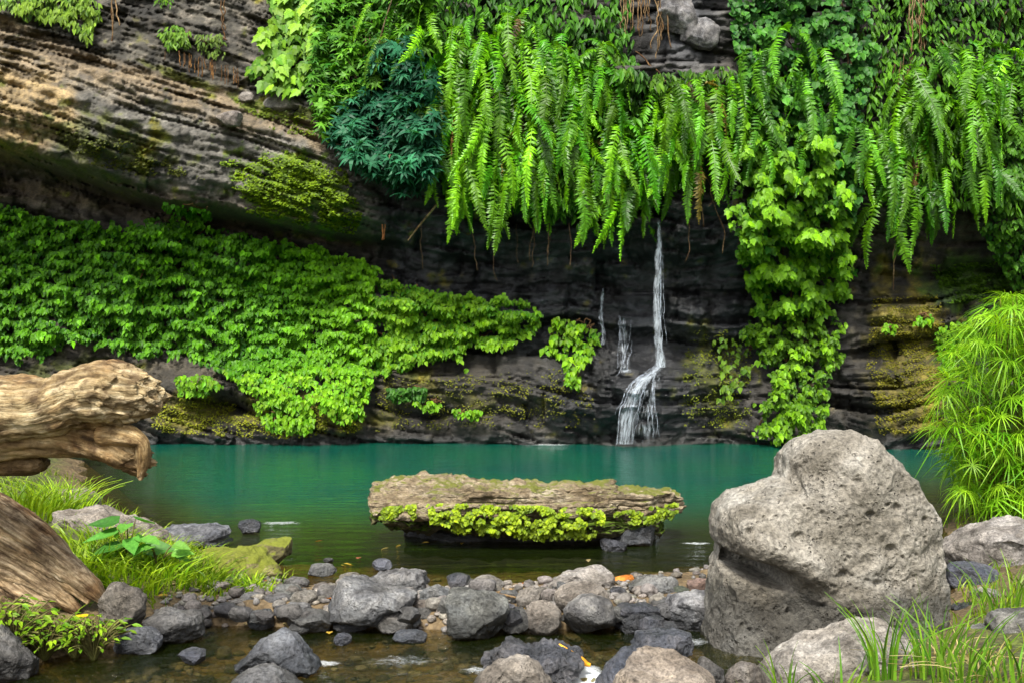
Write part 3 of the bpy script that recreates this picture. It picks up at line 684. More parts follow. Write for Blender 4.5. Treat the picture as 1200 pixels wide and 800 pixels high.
slab_part('cap', [(432, 577), (438, 567), (470, 561), (505, 557), (545, 562), (600, 566), (640, 567), (690, 566), (722, 568), (728, 580), (722, 594), (690, 603), (600, 604), (520, 606), (455, 602), (435, 594)], 8.2, 0.40, M_SLAB, 11, lvl=6, p=5, facets=3, rough=0.07, bump_scale=2.4)
slab_part('cap', [(640, 574), (700, 570), (740, 572), (785, 575), (799, 583), (800, 592), (790, 604), (760, 612), (700, 612), (650, 604)], 8.25, 0.34, M_SLAB, 12, lvl=5, p=5, facets=3, rough=0.09, bump_scale=2.0)
LEDGES = []
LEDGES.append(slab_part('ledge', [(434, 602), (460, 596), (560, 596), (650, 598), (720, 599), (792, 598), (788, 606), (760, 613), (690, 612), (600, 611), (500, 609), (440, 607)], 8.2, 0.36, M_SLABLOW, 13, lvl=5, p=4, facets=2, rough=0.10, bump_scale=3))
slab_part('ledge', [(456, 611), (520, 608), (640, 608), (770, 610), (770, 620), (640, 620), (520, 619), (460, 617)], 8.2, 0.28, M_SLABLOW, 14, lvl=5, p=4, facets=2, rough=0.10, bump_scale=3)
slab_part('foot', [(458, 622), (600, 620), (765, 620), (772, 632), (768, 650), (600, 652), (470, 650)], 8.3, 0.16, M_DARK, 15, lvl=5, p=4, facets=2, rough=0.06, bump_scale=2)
stone((716, 612, 772, 640), 'lump', M_DARK, 'dark rounded stone tucked under the end of the slab rock', vb=640)
stone((700, 631, 736, 647), 'lump', M_DARK, 'small wet bluish stone in the water against the slab rock', vb=646)

# stones along the sill between pool and stream
S = stone
S([(388, 722), (390, 700), (395, 681), (402, 677), (430, 684), (462, 692), (490, 698), (489, 707), (470, 712), (455, 716), (446, 727), (420, 728), (400, 727)], 'block', M_GREY, 'large angular grey stone with a flat sloping face in the stone dam', lvl=5, facets=4, p=3.5)
S((336, 714, 390, 742), 'round', M_GREY, 'speckled rounded stone at the foot of the angular block')
S((390, 722, 434, 740), 'lump', M_DARK, 'low wet stone between two rounded stones under the angular block')
S((441, 715, 489, 742), 'round', M_WARM, 'smooth grey stone below the sharp tip of the angular block')
S((466, 709, 524, 733), 'lump', M_GREY, 'bluish stone wedged behind the smooth grey stone and the big block')
S([(524, 738), (522, 705), (526, 692), (545, 688), (575, 696), (596, 704), (597, 716), (590, 732), (578, 744), (545, 748), (530, 745)], 'block', M_GREY, 'big block-shaped grey stone draped with dry twigs', lvl=5, facets=5, dr=0.9)
S((589, 713, 623, 742), 'lump', M_GREY, 'small dark stone wedged beside the twig-draped block')
S((614, 703, 659, 744), 'round', M_WARM, 'egg-shaped speckled grey stone next to the dark round boulder', lvl=5)
S((605, 687, 635, 715), 'lump', M_WARM, 'pale upright stone behind the egg-shaped stone')
S((551, 674, 590, 697), 'round', M_WARM, 'pale brown rounded stone at the pool edge behind the twig-draped block')
S((434, 668, 508, 698), 'lump', M_GREY, 'wide lumpy stone at the pool edge behind the angular block', rough=0.12, lvl=5)
S((490, 686, 530, 713), 'lump', M_GREY, 'rough stone leaning on the twig-draped block')
S((531, 677, 557, 690), 'lump', M_GREY, 'low bluish stone at the pool edge beside the pale brown one')
S((320, 684, 356, 710), 'round', M_GREY, 'grey cobble on the gravel beside the speckled rounded stone')
S((338, 692, 374, 716), 'lump', M_WARM, 'brownish cobble above the speckled rounded stone')
S((369, 684, 395, 713), 'lump', M_GREY, 'narrow stone leaning against the angular block')
S((398, 671, 428, 686), 'lump', M_WARM, 'pale stone peeping over the angular block')
S([(632, 692), (638, 683), (660, 674), (690, 665), (705, 664), (716, 668), (719, 680), (717, 694), (680, 697)], 'flat', M_WARM, 'light sloping slab-like stone topping the dam at the pool edge', lvl=5, color=(1.2, 1.2, 1.22))
S((650, 681, 716, 722), 'round', M_WARM, 'brownish rounded stone behind the dark round boulder', lvl=5)
S((660, 697, 722, 745), 'round', M_GREY, 'dark round pitted stone at the front of the dam', lvl=5, rough=0.05)
S((631, 690, 660, 711), 'lump', M_WARM, 'small brown stone below the light sloping stone')
S((736, 676, 799, 700), 'lump', M_GREY, 'bluish lumpy stone alone at the pool edge by the orange wood', rough=0.09, lvl=5)
S((713, 688, 737, 704), 'lump', M_DARK, 'small dark stone between light sloping stone and bluish stone')
S([(770, 716), (774, 704), (790, 696), (825, 695), (860, 697), (860, 730), (830, 739), (800, 736), (780, 728)], 'flat', M_GREY, 'flat pale bluish stone partly behind the great boulder', lvl=5, color=(1.25, 1.25, 1.3))
S((719, 707, 772, 727), 'flat', M_DARK, 'long low dark stone between round stone and flat bluish stone')
S((728, 719, 756, 742), 'block', M_DARK, 'jagged dark fragment at the water gap in the dam', facets=9)
S((748, 722, 780, 748), 'block', M_DARK, 'jagged wet shard leaning beside the flat bluish stone', facets=9)
S((805, 679, 840, 697), 'block', M_WARM, 'small reddish stone at the pool edge beside the great boulder', color=(1.0, .75, .7))
S((783, 686, 808, 700), 'round', M_GREY, 'small greenish cobble beside the flat bluish stone', color=(.85, 1, .75))
rgm = np.random.default_rng(55)
for (u, v) in np.concatenate([np.stack([rgm.uniform(320, 790, 46), rgm.uniform(680, 738, 46)], 1), np.stack([rgm.uniform(235, 330, 9), rgm.uniform(700, 728, 9)], 1)]):
    w_ = rgm.uniform(9, 17); h_ = w_ * rgm.uniform(.55, .85)
    S((u - w_, v - h_, u + w_, v + h_ * .9), ['lump', 'block', 'round'][rgm.integers(3)], [M_GREY, M_WARM, M_GREY, M_DARK][rgm.integers(4)], {0: 'fist-sized stone on the gravel towards the grassy bank', 1: 'fist-sized stone packed around the large angular block', 2: 'fist-sized stone packed around the twig-draped block', 3: 'fist-sized stone packed around the dark round stone', 4: 'fist-sized stone at the water gap beside the flat bluish stone'}[int(np.searchsorted([370, 500, 610, 725], u))], 'rubble stones packed in the dam', lvl=3)
# stones out in the pool
S((190, 614, 267, 645), 'block', M_GREY, 'dark bluish block at the pool edge beside the sloping ledge', facets=6, lvl=5, color=(.8, .84, .95))
S((280, 608, 305, 626), 'lump', M_DARK, 'small dark stone alone in the shallow pool by the bluish block')
S([(283, 655), (288, 642), (310, 633), (338, 628), (342, 636), (340, 648), (322, 660), (300, 662)], 'flat', M_MOSSROCK, 'layered mossy stone lying at the pool edge', lvl=5, color=(.8, .85, .9))
S((357, 660, 394, 675), 'round', M_GREY, 'flat wet stone in the shallows by the gravel')
S((436, 654, 460, 669), 'round', M_DARK, 'little round stone in the shallows before the slab rock', color=(1.5, 1.5, 1.6))
S((379, 653, 391, 659), 'round', M_GREY, 'tiny stone just breaking the pool surface')
# stones in the stream
S([(278, 778), (296, 758), (320, 742), (328, 739), (345, 746), (364, 766), (374, 784), (350, 795), (300, 793)], 'peak', M_GREY, 'pointed bluish stone splitting the stream', lvl=5, facets=6, color=(.75, .8, .9))
S([(262, 805), (285, 790), (305, 776), (312, 775), (332, 788), (352, 806), (345, 830), (275, 830)], 'peak', M_GREY, 'pale pointed stone in the stream in front of the bluish one', vb=826, lvl=5)
S((390, 741, 412, 756), 'round', M_DARK, 'little dark stone in the stream under the dam', color=(1.4, 1.4, 1.5))
S((461, 738, 500, 753), 'flat', M_DARK, 'flat wet stone with a yellow leaf at the stream edge')
S((742, 740, 814, 774), 'block', M_DARK, 'wedge-shaped wet dark stone in the stream beside the great boulder', lvl=5, facets=7, color=(1.2, 1.2, 1.25))
S((568, 754, 682, 806), 'lump', M_DARK, 'rugged black wet rock where the stream spills over', lvl=6, rough=0.16, zl=-0.1)
S([(550, 805), (570, 784), (596, 771), (615, 769), (632, 780), (648, 804), (640, 835), (560, 835)], 'peak', M_WARM, 'pale grey pointed stone in front of the black wet rock', vb=830, lvl=5)
S([(697, 805), (708, 780), (728, 762), (745, 758), (762, 775), (770, 808), (740, 830), (705, 830)], 'block', M_DARK, 'dark bluish stone leaning on the warm rounded stone at the spill', vb=826, lvl=5, color=(1.3, 1.35, 1.5))
S([(718, 808), (728, 785), (745, 768), (768, 760), (790, 763), (815, 778), (835, 792), (846, 812), (820, 845), (740, 845)], 'round', M_WARM, 'warm beige rounded stone at the edge of the spilling stream', vb=840, lvl=6, color=(1.15, 1.05, .95))
S((812, 770, 848, 812), 'lump', M_GREY, 'grey stone tucked behind the warm beige one', vb=808)
S((852, 774, 897, 830), 'lump', M_WARM, 'small rough stone between great boulder and ridged stone', vb=822)
S([(888, 800), (902, 777), (930, 758), (965, 744), (990, 733), (1012, 726), (1032, 728), (1052, 739), (1072, 760), (1082, 790), (1078, 830), (900, 835)], 'lump', M_WARM, 'ridged pale stone amid grass in front of the great boulder', vb=825, lvl=6, dr=0.7, facets=5, rough=0.08, color=(1.3, 1.3, 1.28))
# east bank
S([(1105, 664), (1110, 645), (1130, 629), (1152, 617), (1190, 612), (1240, 611), (1265, 640), (1255, 672), (1180, 676), (1130, 672)], 'block', M_WARM, 'big pale grey rock at the foot of the bright sedge', lvl=5, facets=5, color=(1.1, 1.1, 1.13))
S((1108, 660, 1170, 690), 'flat', M_DARK, 'low wet rock in the water below the pale rock', color=(1.6, 1.6, 1.8))
S((1098, 634, 1120, 650), 'lump', M_WARM, 'small pinkish stone between great boulder and pale rock', color=(1.1, .95, .95))
S((1140, 688, 1182, 714), 'lump', M_WARM, 'grey stone at the stream edge behind the grass')
S((1162, 714, 1230, 770), 'block', M_GREY, 'dark sloping stone behind the dry grass', vb=768, zl=0.05)
S((1128, 732, 1180, 766), 'lump', M_GREY, 'grey stone sunk among the grass blades', vb=766, zl=0.02)
S((1118, 706, 1150, 722), 'flat', M_DARK, 'small flat wet stone beside the great boulder')
# west bank
S([(58, 602), (62, 596), (110, 594), (165, 612), (215, 634), (232, 648), (222, 660), (170, 660), (110, 640), (70, 620)], 'flat', M_WARM, 'long sloping ledge of pale layered rock on the grassy bank', cat='rock', vb=652, lvl=5, dr=0.5, p=4, color=(1.1, 1.05, 1.0))
S((52, 572, 116, 606), 'round', M_WARM, 'brownish boulder at the head of the sloping ledge', vb=612, color=(.9, .82, .75))
S([(186, 664), (196, 650), (230, 643), (275, 644), (305, 650), (324, 664), (334, 684), (310, 694), (250, 690), (200, 684)], 'lump', M_MOSSROCK, 'low yellowish mossy rock overgrown with grass', cat='rock', vb=690, lvl=5, rough=0.1)
S((170, 714, 240, 753), 'lump', M_GREY, 'grey rounded rock at the gravel edge of the stream', lvl=5, facets=4)
S((136, 737, 187, 766), 'block', M_GREY, 'small angular bluish rock in the water beside the grey rounded rock', color=(.85, .88, 1))
S((208, 759, 244, 778), 'round', M_DARK, 'small dark stone standing in the stream by the bank', color=(1.3, 1.3, 1.4))
S((116, 682, 168, 745), 'lump', M_WARM, 'brown-grey rock under the grass edge of the bank', vb=742, zl=0.0, color=(.75, .72, .68), lvl=5)
S([(-60, 800), (-50, 745), (-10, 735), (20, 752), (38, 772), (36, 792), (0, 812)], 'block', M_GREY, 'dark weathered rock at the corner of bank and stream', vb=800, lvl=5, color=(.7, .68, .66))
# stones on the big ledge of the cliff
for (bx, lb) in (((252, 130, 286, 149), 'grey rounded stone resting on the tilted cliff ledge'), ((303, 114, 352, 132), 'long flat stone at the upper end of the mossy cliff ledge'), ((278, 108, 300, 120), 'small dark stone on the brink of the cliff ledge'), ((770, -8, 816, 40), 'bluish grey rock jutting out above the waterfall'), ((798, 18, 842, 58), 'angular grey rock below the jutting rock above the waterfall')):
    uu, vv = (bx[0] + bx[2]) / 2, (bx[1] + bx[3]) / 2
    S(bx, 'lump' if vv > 60 else 'block', M_WARM if vv > 60 else M_GREY, lb, d=float(cliff_depth(uu, vv)) - 0.12, dr=1.0)

# cobbles and pebbles
peb = [rock_mesh('cobble', box_poly((590, 410, 610, 410 + 13 + 2 * (k % 3)), 'round', np.random.default_rng(k)), 6.0, 0.045, M_PEBBLE, 400 + k, 3, 2.3, 3, 0.05)[0] for k in range(7)]
for me in peb:
    a = me.attributes.new('Col', 'FLOAT_COLOR', 'POINT'); a.data.foreach_set('color', np.tile([1, 1, 1, 0.25], len(me.vertices)).astype(np.float32))
GR = [(262, 690), (330, 672), (430, 674), (540, 680), (640, 690), (720, 690), (770, 700), (780, 725), (720, 742), (600, 745), (420, 738), (330, 722), (240, 735), (180, 762), (150, 755), (200, 720), (250, 706)]
def scatter(poly, n, rg):
    P = np.asarray(poly); lo, hi = P.min(0), P.max(0); o = []
    while len(o) < n:
        u, v = rg.uniform(lo, hi, (n * 2, 2)).T; k = in_poly(u, v, poly); o += list(zip(u[k], v[k]))
    return np.array(o[:n])
rg = np.random.default_rng(77)
for (u, v) in scatter(GR, 150, rg):
    z = 0.0; d = on_level(v, z); x, y = (u - 600) / F * d, d
    o = link('cobble', peb[rg.integers(7)], None, {0: 'small cobble in the gravel spit below the mossy rock', 1: 'small cobble in the gravel around the angular block', 2: 'small cobble in the gravel behind the twig-draped block', 3: 'small cobble in the gravel near the water gap of the dam'}[int(np.searchsorted([370, 500, 640], u))], 'cobble', 'cobbles in the gravel', None, (x, y, float(ground_z(x, y)) - 0.008))
    s = rg.uniform(0.45, 1.15); o.scale = (s, s, s * rg.uniform(.6, 1)); o.rotation_euler = (rg.uniform(-.3, .3), rg.uniform(-.3, .3), rg.uniform(0, 6.28))
    g = rg.uniform(0.28, .75); o.color = (g * rg.uniform(.97, 1.06), g, g * rg.uniform(.9, 1.03), 1)
B = Bag(); dv, df_ = ico(1)
pts = np.concatenate([scatter(GR, 1000, rg), scatter([(40, 800), (150, 750), (330, 735), (620, 745), (820, 745), (860, 800)], 420, rg), scatter([(330, 660), (830, 660), (830, 690), (330, 690)], 280, rg)])
pd = on_level(pts[:, 1], -0.03); pz = ground_z((pts[:, 0] - 600) / F * pd, pd)
for (u, v), d, gz_ in zip(pts, pd, pz):
    x, y = (u - 600) / F * d, d; s = rg.uniform(0.008, 0.03)
    V = dv * np.array([s * rg.uniform(.8, 1.5), s * rg.uniform(.8, 1.3), s * rg.uniform(.5, .9)]) * (1 + 0.15 * rg.normal(size=(len(dv), 1)))
    g = rg.uniform(0.25, 0.85)
    B.add(V + [x, y, gz_ + s * 0.3], df_, (g * rg.uniform(.97, 1.08), g, g * rg.uniform(.88, 1.03)))
link('gravel', B.build('gravel', M_PEBBLE), None, 'fine mixed gravel between the stones and on the stream bed', 'gravel', kind='stuff')

# ------------------------------------------------------------------ driftwood, roots, twigs
def wood(name, pts, d, parent, mat, seed, ns=72, nseg=120, lump=0.10, jag=0.0, tint=(1, 1, 1), origin=(0, 0, 0), knot=None, flat=1.0, deep=1.0):
    """pts: (u, v, radius in px, extra distance)"""
    P = np.array([list(at(np.array(u), np.array(v), np.array(d + e))) + [r * d / F] for u, v, r, e in pts])
    V, q, t, g = tube(P[:, :3], P[:, 3], ns, nseg)
    n = nseg * ns; ctr = np.repeat(catmull(P[:, :3], nseg), ns, 0); R = np.repeat(catmull(P[:, 3:], nseg)[:, 0], ns)
    dirv = unit(V[:n] - ctr)
    k = np.stack([g[:n, 0] * 2.2, g[:n, 1] * 7, g[:n, 2] * 7], -1) + seed * 3.7
    k2 = np.stack([g[:n, 0] * 5, g[:n, 1] * 26, g[:n, 2] * 26], -1) + seed
    h = lump * fbm(k, 3, seed) + deep * 0.05 * fbm(k2, 3, seed + 3) - deep * 0.08 * np.abs(fbm(k2 * 0.6, 3, seed + 8))
    h = h + 0.07 * fbm(V[:n] * 14, 4, seed + 5) - 0.05 * np.abs(fbm(V[:n] * 9, 3, seed + 6))
    k3 = np.stack([g[:n, 0] * 1.3, g[:n, 1] * 15, g[:n, 2] * 15], -1) + seed * 1.3
    h = h - 0.16 * np.clip(1 - np.abs(fbm(k3, 2, seed + 21)) * 9, 0, 1) * sstep(-.2, .3, fbm(k3 * .5, 2, seed + 23))   # drying splits
    if knot is not None:
        for ku, kv, kr, kh in knot:
            c = at(np.array(ku), np.array(kv), np.array(d - 0.15)); dd = np.hypot(V[:n, 0] - c[0], V[:n, 2] - c[2]) / (kr * d / F)
            fr = (V[:n, 1] < d + 0.05)
            h = h + fr * kh * (np.exp(-dd ** 2 * 1.2) - 0.45 * np.exp(-((dd - 0.75) / 0.18) ** 2) + 0.25 * np.exp(-((dd - 1.15) / 0.2) ** 2))
    V[:n] = ctr + dirv * (R * (1 + h))[:, None] * np.array([1, flat, 1])
    if jag:
        s = g[:n, 0] / g[:n, 0].max(); e = sstep(0.86, 1.0, s)
        V[:n, 0] += e * jag * (fbm(V[:n] * np.array([6, 26, 26]) + seed, 3, seed + 11)) * 0.35
    return mesh(name, V - np.asarray(origin), [q, t], np.tile(tint, (len(V), 1)), True, mat, g)
LO = at(np.array(-60.), np.array(500.), np.array(5.0))
log = link('driftwood_log', None, None, 'thick weathered driftwood log jutting over the pool with a broken knotty end', 'log', loc=LO)
link('trunk', wood('trunk', [(-620, 640, 58, 1.2), (-430, 545, 55, .6), (-260, 502, 52, .25), (-120, 494, 50, .15), (0, 481, 43, .05), (60, 477, 37, 0), (95, 466, 39, -.02), (128, 460, 41, -.04), (150, 463, 35, -.05), (170, 466, 27, -.05), (182, 467, 19, -.05), (190, 467, 9, -.05)], 5.0, log, M_WOOD, 3, jag=0.14, ns=96, nseg=230, origin=LO, knot=[(106, 458, 22, 0.16), (150, 452, 14, 0.08), (150, 482, 16, -0.08)], lump=0.12), log)
link('branch', wood('branch', [(-160, 520, 34, .12), (-40, 510, 34, .1), (40, 506, 30, .08), (90, 511, 27, .06), (125, 519, 25, .03), (146, 528, 23, .0), (158, 538, 19, 0), (164, 550, 12, 0), (166, 558, 5, 0)], 5.02, log, M_WOOD, 7, jag=0.2, ns=96, nseg=140, origin=LO, lump=0.2, tint=(.85, .78, .7)), log, label='lower broken fork of the log')
link('stub', wood('stub', [(-160, 540, 26, .2), (-60, 536, 24, .15), (10, 538, 21, .12), (40, 540, 18, .1), (52, 543, 11, .1)], 5.05, log, M_WOOD, 9, jag=0.06, origin=LO, lump=0.2, tint=(.5, .42, .36)), log)
link('splinter', wood('splinter', [(118, 506, 14, -.03), (146, 508, 15, -.06), (166, 518, 11, -.06), (168, 538, 9, -.04), (164, 562, 3, -.03)], 5.0, log, M_WOOD, 10, jag=0.06, origin=LO, ns=40, nseg=60, lump=0.3, tint=(1.1, 1, .88)), log)

SO = at(np.array(-40.), np.array(690.), np.array(5.6))
stump = link('tree_root', None, None, 'weathered grey-brown tree root with deep grain sloping down the bank', 'root', loc=SO)
link('stump', wood('stump', [(-190, 770, 95, .12), (-186, 650, 78, .1), (-182, 570, 64, .1), (-180, 500, 56, .1), (-180, 490, 20, .1)], 5.6, stump, M_ROOTWOOD, 29, ns=64, nseg=60, lump=0.2, origin=SO, deep=2.5), stump)
for k, (pts, tn) in enumerate((
    ([(-120, 560, 34, .1), (-30, 598, 26, .05), (30, 634, 20, 0), (75, 664, 16, -.02), (108, 690, 11, -.02), (128, 710, 5, 0)], (1, .95, .88)),
    ([(-120, 610, 34, 0), (-40, 640, 26, -.02), (20, 668, 20, -.03), (60, 692, 15, -.04), (92, 716, 7, -.04)], (.9, .82, .72)),
    ([(-100, 570, 22, .2), (-10, 590, 17, .18), (30, 612, 14, .12), (66, 640, 11, .08), (100, 672, 5, .04)], (1.1, 1.05, 1.0)),
    ([(-110, 600, 26, .06), (-20, 622, 20, .0), (40, 654, 15, -.02), (80, 682, 9, -.03), (104, 706, 4, -.03)], (1.15, 1.05, .92)),
    ([(-110, 650, 24, -.02), (-20, 668, 18, -.04), (35, 698, 13, -.06), (66, 722, 6, -.06)], (1.0, .9, .8)),
    ([(-110, 680, 34, -.1), (-40, 700, 30, -.12), (5, 722, 20, -.14), (30, 740, 7, -.14)], (.7, .62, .55)))):
    tn = tuple(x * 1.35 for x in tn)
    link('root', wood('root', pts, 5.6, stump, M_ROOTWOOD, 20 + k, ns=96, nseg=90, lump=0.22, origin=SO, tint=tn, deep=3.2), stump)
def stick(pts, label, mat=M_TWIG, name='branch', cat='branch', tint=(1, 1, 1), **k):
    P = np.array([list(at(np.array(u), np.array(v), np.array(d))) + [r] for u, v, d, r in pts])
    V, q, t, g = tube(P[:, :3], P[:, 3], 8, 30); V = V + 0.15 * P[:, 3].mean() * fbm(V * 20, 2, 3)[:, None]
    return link(name, mesh(name, V - P[0, :3], [q, t], np.tile(tint, (len(V), 1)), True, mat, g), None, label, cat, loc=P[0, :3], **k)
stick([(150, 622, 7.7, .05), (180, 634, 7.6, .045), (205, 644, 7.5, .04), (224, 650, 7.4, .02)], 'brown fallen branch lying along the sloping ledge', tint=(1.3, 1.1, 1.0))
stick([(600, 690, 6.2, .008), (560, 699, 5.9, .009), (525, 702, 5.75, .006)], 'thin dry twig lying across the block-shaped stone', name='twig', cat='twig', tint=(2, 1.8, 1.5))
stick([(605, 700, 6.0, .006), (590, 697, 5.95, .008), (560, 693, 6.0, .006), (540, 698, 5.9, .004)], 'second bent dry twig on the block-shaped stone', name='twig', cat='twig', tint=(2, 1.8, 1.5))
stick([(718, 684, 6.55, .03), (728, 680, 6.55, .035), (740, 677, 6.6, .025)], 'short orange chunk of wood at the pool edge', name='wood_chunk', cat='wood', tint=(4.0, 2.0, .6))
stick([(655, 755, 4.98, .010), (668, 765, 4.95, .017), (681, 774, 4.92, .021), (692, 779, 4.9, .008)], 'curved yellow leaf stalk standing by the spilling water', name='leaf_stalk', cat='leaf', tint=(6, 3.6, .3))
stick([(960, 800, 4.6, .006), (1010, 785, 4.65, .006), (1050, 765, 4.7, .005), (1080, 757, 4.75, .003)], 'long dry straw bent across the grass', name='straw', cat='straw', tint=(3, 2.6, 1.6))
stick([(512, 240, float(cliff_depth(512, 240)) - .1, .02), (492, 264, float(cliff_depth(492, 264)) - .35, .018), (478, 282, float(cliff_depth(492, 264)) - .4, .010)], 'bare twig sticking out below the dark shrub', name='twig', cat='twig', tint=(2.0, 1.8, 1.5))

# ------------------------------------------------------------------ leaves and foliage
def heart(w=0.85):
    V = np.array([(0, 0, 0), (-.42 * w, .08, .06), (-.5 * w, .38, .03), (-.25 * w, .75, -.02), (0, 1.05, -.10), (.25 * w, .75, -.02), (.5 * w, .38, .03), (.42 * w, .08, .06), (0, .45, -.07)], float)
    Fc = np.array([(0, 1, 8), (1, 2, 8), (2, 3, 8), (3, 4, 8), (4, 5, 8), (5, 6, 8), (6, 7, 8), (7, 0, 8)])
    return V, Fc[:, ::-1]
def lance(w=0.3):
    V = np.array([(0, 0, 0), (-.5 * w, .35, .05), (-.35 * w, .7, .0), (0, 1, -.12), (.35 * w, .7, .0), (.5 * w, .35, .05), (0, .5, -.04)], float)
    return V, np.array([(0, 1, 6), (1, 2, 6), (2, 3, 6), (3, 4, 6), (4, 5, 6), (5, 0, 6)])[:, ::-1]
def lobed():
    a = [(0, 0), (-.26, -.06), (-.46, .14), (-.38, .32), (-.46, .56), (-.26, .60), (-.17, .80), (0, 1.12), (.17, .80), (.26, .60), (.46, .56), (.38, .32), (.46, .14), (.26, -.06)]
    V = np.array([(x, y, .10 - .22 * abs(x) ** 1.0 - .12 * y * y) for x, y in a] + [(0, .38, .06)], float)
    n = len(a); return V, np.array([(i, (i + 1) % n, n) for i in range(n)])
def rosette(k, w, droop, lenv=0.2):
    """leaflets radiating from one point: palmate leaf or sedge whorl"""
    rg = np.random.default_rng(k * 7 + int(w * 100)); Vs = []; Fs = []; n = 0
    for i in range(k):
        a = 2 * np.pi * i / k + rg.uniform(-.2, .2); l = rg.uniform(1 - lenv, 1 + lenv); dr = droop * rg.uniform(.6, 1.4)
        ts = np.array([0, .3, .65, 1.0]); ws = np.array([.25, 1, .8, .02]) * w * l / 2
        r = ts * l; zz = 0.28 * r - dr * r ** 2
        cx, sx = np.cos(a), np.sin(a)
        for s in (-1, 1):
            pass
        for j in range(4):
            Vs += [(r[j] * cx - ws[j] * sx, r[j] * sx + ws[j] * cx, zz[j]), (r[j] * cx + ws[j] * sx, r[j] * sx - ws[j] * cx, zz[j])]
        for j in range(3):
            b = n + 2 * j; Fs += [(b, b + 1, b + 3), (b, b + 3, b + 2)]
        n += 8
    return np.array(Vs, float), np.array(Fs)
T_HEART, T_LANCE, T_LOBED, T_ROUND = heart(.74), lance(.36), lobed(), heart(1.05)
T_PALM = rosette(7, .30, .55)
def frames(t, n):
    t = unit(t); b = unit(np.cross(t, n)); n = np.cross(b, t)
    return np.stack([b, t, n], -1)            # columns: across, along, normal
def leaf_mass(name, T, pos, t, n, size, cols, mat=M_LEAF, origin=(0, 0, 0)):
    Rm = frames(t, n); V = np.einsum('nij,kj->nki', Rm, T[0]) * size[:, None, None] + pos[:, None]
    k = len(T[0]); Fc = (T[1][None] + (np.arange(len(pos)) * k)[:, None, None]).reshape(-1, 3)
    c = np.repeat(cols, k, 0)
    return mesh(name, V.reshape(-1, 3) - np.asarray(origin), Fc, c, False, mat)
from mathutils import Matrix
def place(o, pos, Rm, s, origin):
    m = Matrix([[Rm[i, 0] * s, Rm[i, 1] * s, Rm[i, 2] * s, pos[i] - origin[i]] for i in range(3)] + [[0, 0, 0, 1]])
    o.matrix_local = m
WHITE = lambda T: np.ones((len(T[0]), 3))
LEAFMESH = {}
def leaf_mesh(key, T, mat=M_LEAF):
    if key not in LEAFMESH: LEAFMESH[key] = mesh('leaf', T[0], T[1], WHITE(T), False, mat)
    return LEAFMESH[key]
def hue(rg, n, c0, c1, k=None):
    k = rg.uniform(0, 1, n) if k is None else k
    c = np.asarray(c0)[None] * (1 - k[:, None]) + np.asarray(c1)[None] * k[:, None]
    return c * rg.uniform(0.75, 1.25, (n, 1))
def hang_dirs(rg, n, down=1.0, out=0.55, side=0.45, up_n=0.55):
    t = np.stack([rg.normal(0, side, n), -out * rg.uniform(.3, 1.4, n), -down * np.ones(n)], -1)
    nn = np.stack([rg.normal(0, .35, n), -np.ones(n), up_n + rg.normal(0, .3, n)], -1)
    return t, nn
def cliff_foliage(name, label, cat, poly, n, T, key, size, c0, c1, seed, parts=0, hollow=0.0, bulge=(0.1, 0.35), nscale=0.03, dirs={}, group=None, edge=0.0, colfn=None, stems=6, row=0.0, part_name='leaf'):
    """a climbing or hanging plant: joined foliage, its largest leaves as parts, a few stems"""
    rg = np.random.default_rng(seed)
    uv = scatter(poly, n, rg); u, v = uv.T
    nz = fbm(np.stack([u * nscale, v * nscale * (1 + row), 0 * u + seed], -1), 3, seed)
    if edge:
        dd = poly_dist(u, v, poly); keep = dd > edge * (0.5 + 1.2 * fbm(np.stack([u * .05, v * .05, 0 * u], -1), 2, seed + 4) + rg.uniform(0, .6, len(u)))
    else: keep = np.ones(len(u), bool)
    if hollow: keep &= nz + rg.normal(0, .12, len(u)) > -hollow
    u, v, nz = u[keep], v[keep], nz[keep]; n = len(u)
    out_ = bulge[0] + bulge[1] * np.clip(nz + 0.45, 0, 1.2) + rg.uniform(-.05, .1, n)
    pos = on_cliff(u, v, out_)
    t, nn = hang_dirs(rg, n, **dirs)
    s = rg.uniform(size[0], size[1], n)
    kk = np.clip(0.5 + 0.7 * nz + rg.normal(0, .22, n), 0, 1)
    if colfn is not None: kk = np.clip(kk * 0.55 + 0.45 * colfn(u, v) + rg.normal(0, .05, n), 0, 1)
    cols = hue(rg, n, c0, c1, kk)
    base = pos[np.argmax(v)].copy() if True else 0
    root = link(name, None, None, label, cat, group, None, base)
    order = np.argsort(-(out_ - out_.mean()) * 2 - s * 3 + rg.uniform(0, .25, n))
    pick = order[:parts]; rest = np.setdiff1d(np.arange(n), pick)
    if len(rest): link('foliage', leaf_mass('foliage', T, pos[rest], t[rest], nn[rest], s[rest], cols[rest], M_LEAF, base), root, kind='stuff')
    if parts:
        me = leaf_mesh(key, T); Rm = frames(t[pick], nn[pick])
        for i, j in enumerate(pick):
            o = link(part_name, me, root, color=cols[j]); place(o, pos[j], Rm[i], s[j] * 1.1, base)
    P = np.asarray(poly)
    for i in range(stems):
        a = uv[rg.integers(len(uv))]; b = uv[rg.integers(len(uv))]
        k = np.linspace(0, 1, 10); su = a[0] + (b[0] - a[0]) * k * .5 + rg.normal(0, 3, 10); sv = a[1] + (b[1] - a[1]) * k + rg.normal(0, 2, 10)
        V, q, tt_, g = tube(on_cliff(su, sv, 0.10), np.full(10, 0.012), 5, 20)
        link('stem', mesh('stem', V - base, [q, tt_], np.tile([.8, .6, .4], (len(V), 1)), True, M_TWIG, g), root)
    return root
DG, MG, LG, YG = (0.010, 0.095, 0.003), (0.034, 0.19, 0.004), (0.075, 0.25, 0.005), (0.16, 0.32, 0.006)
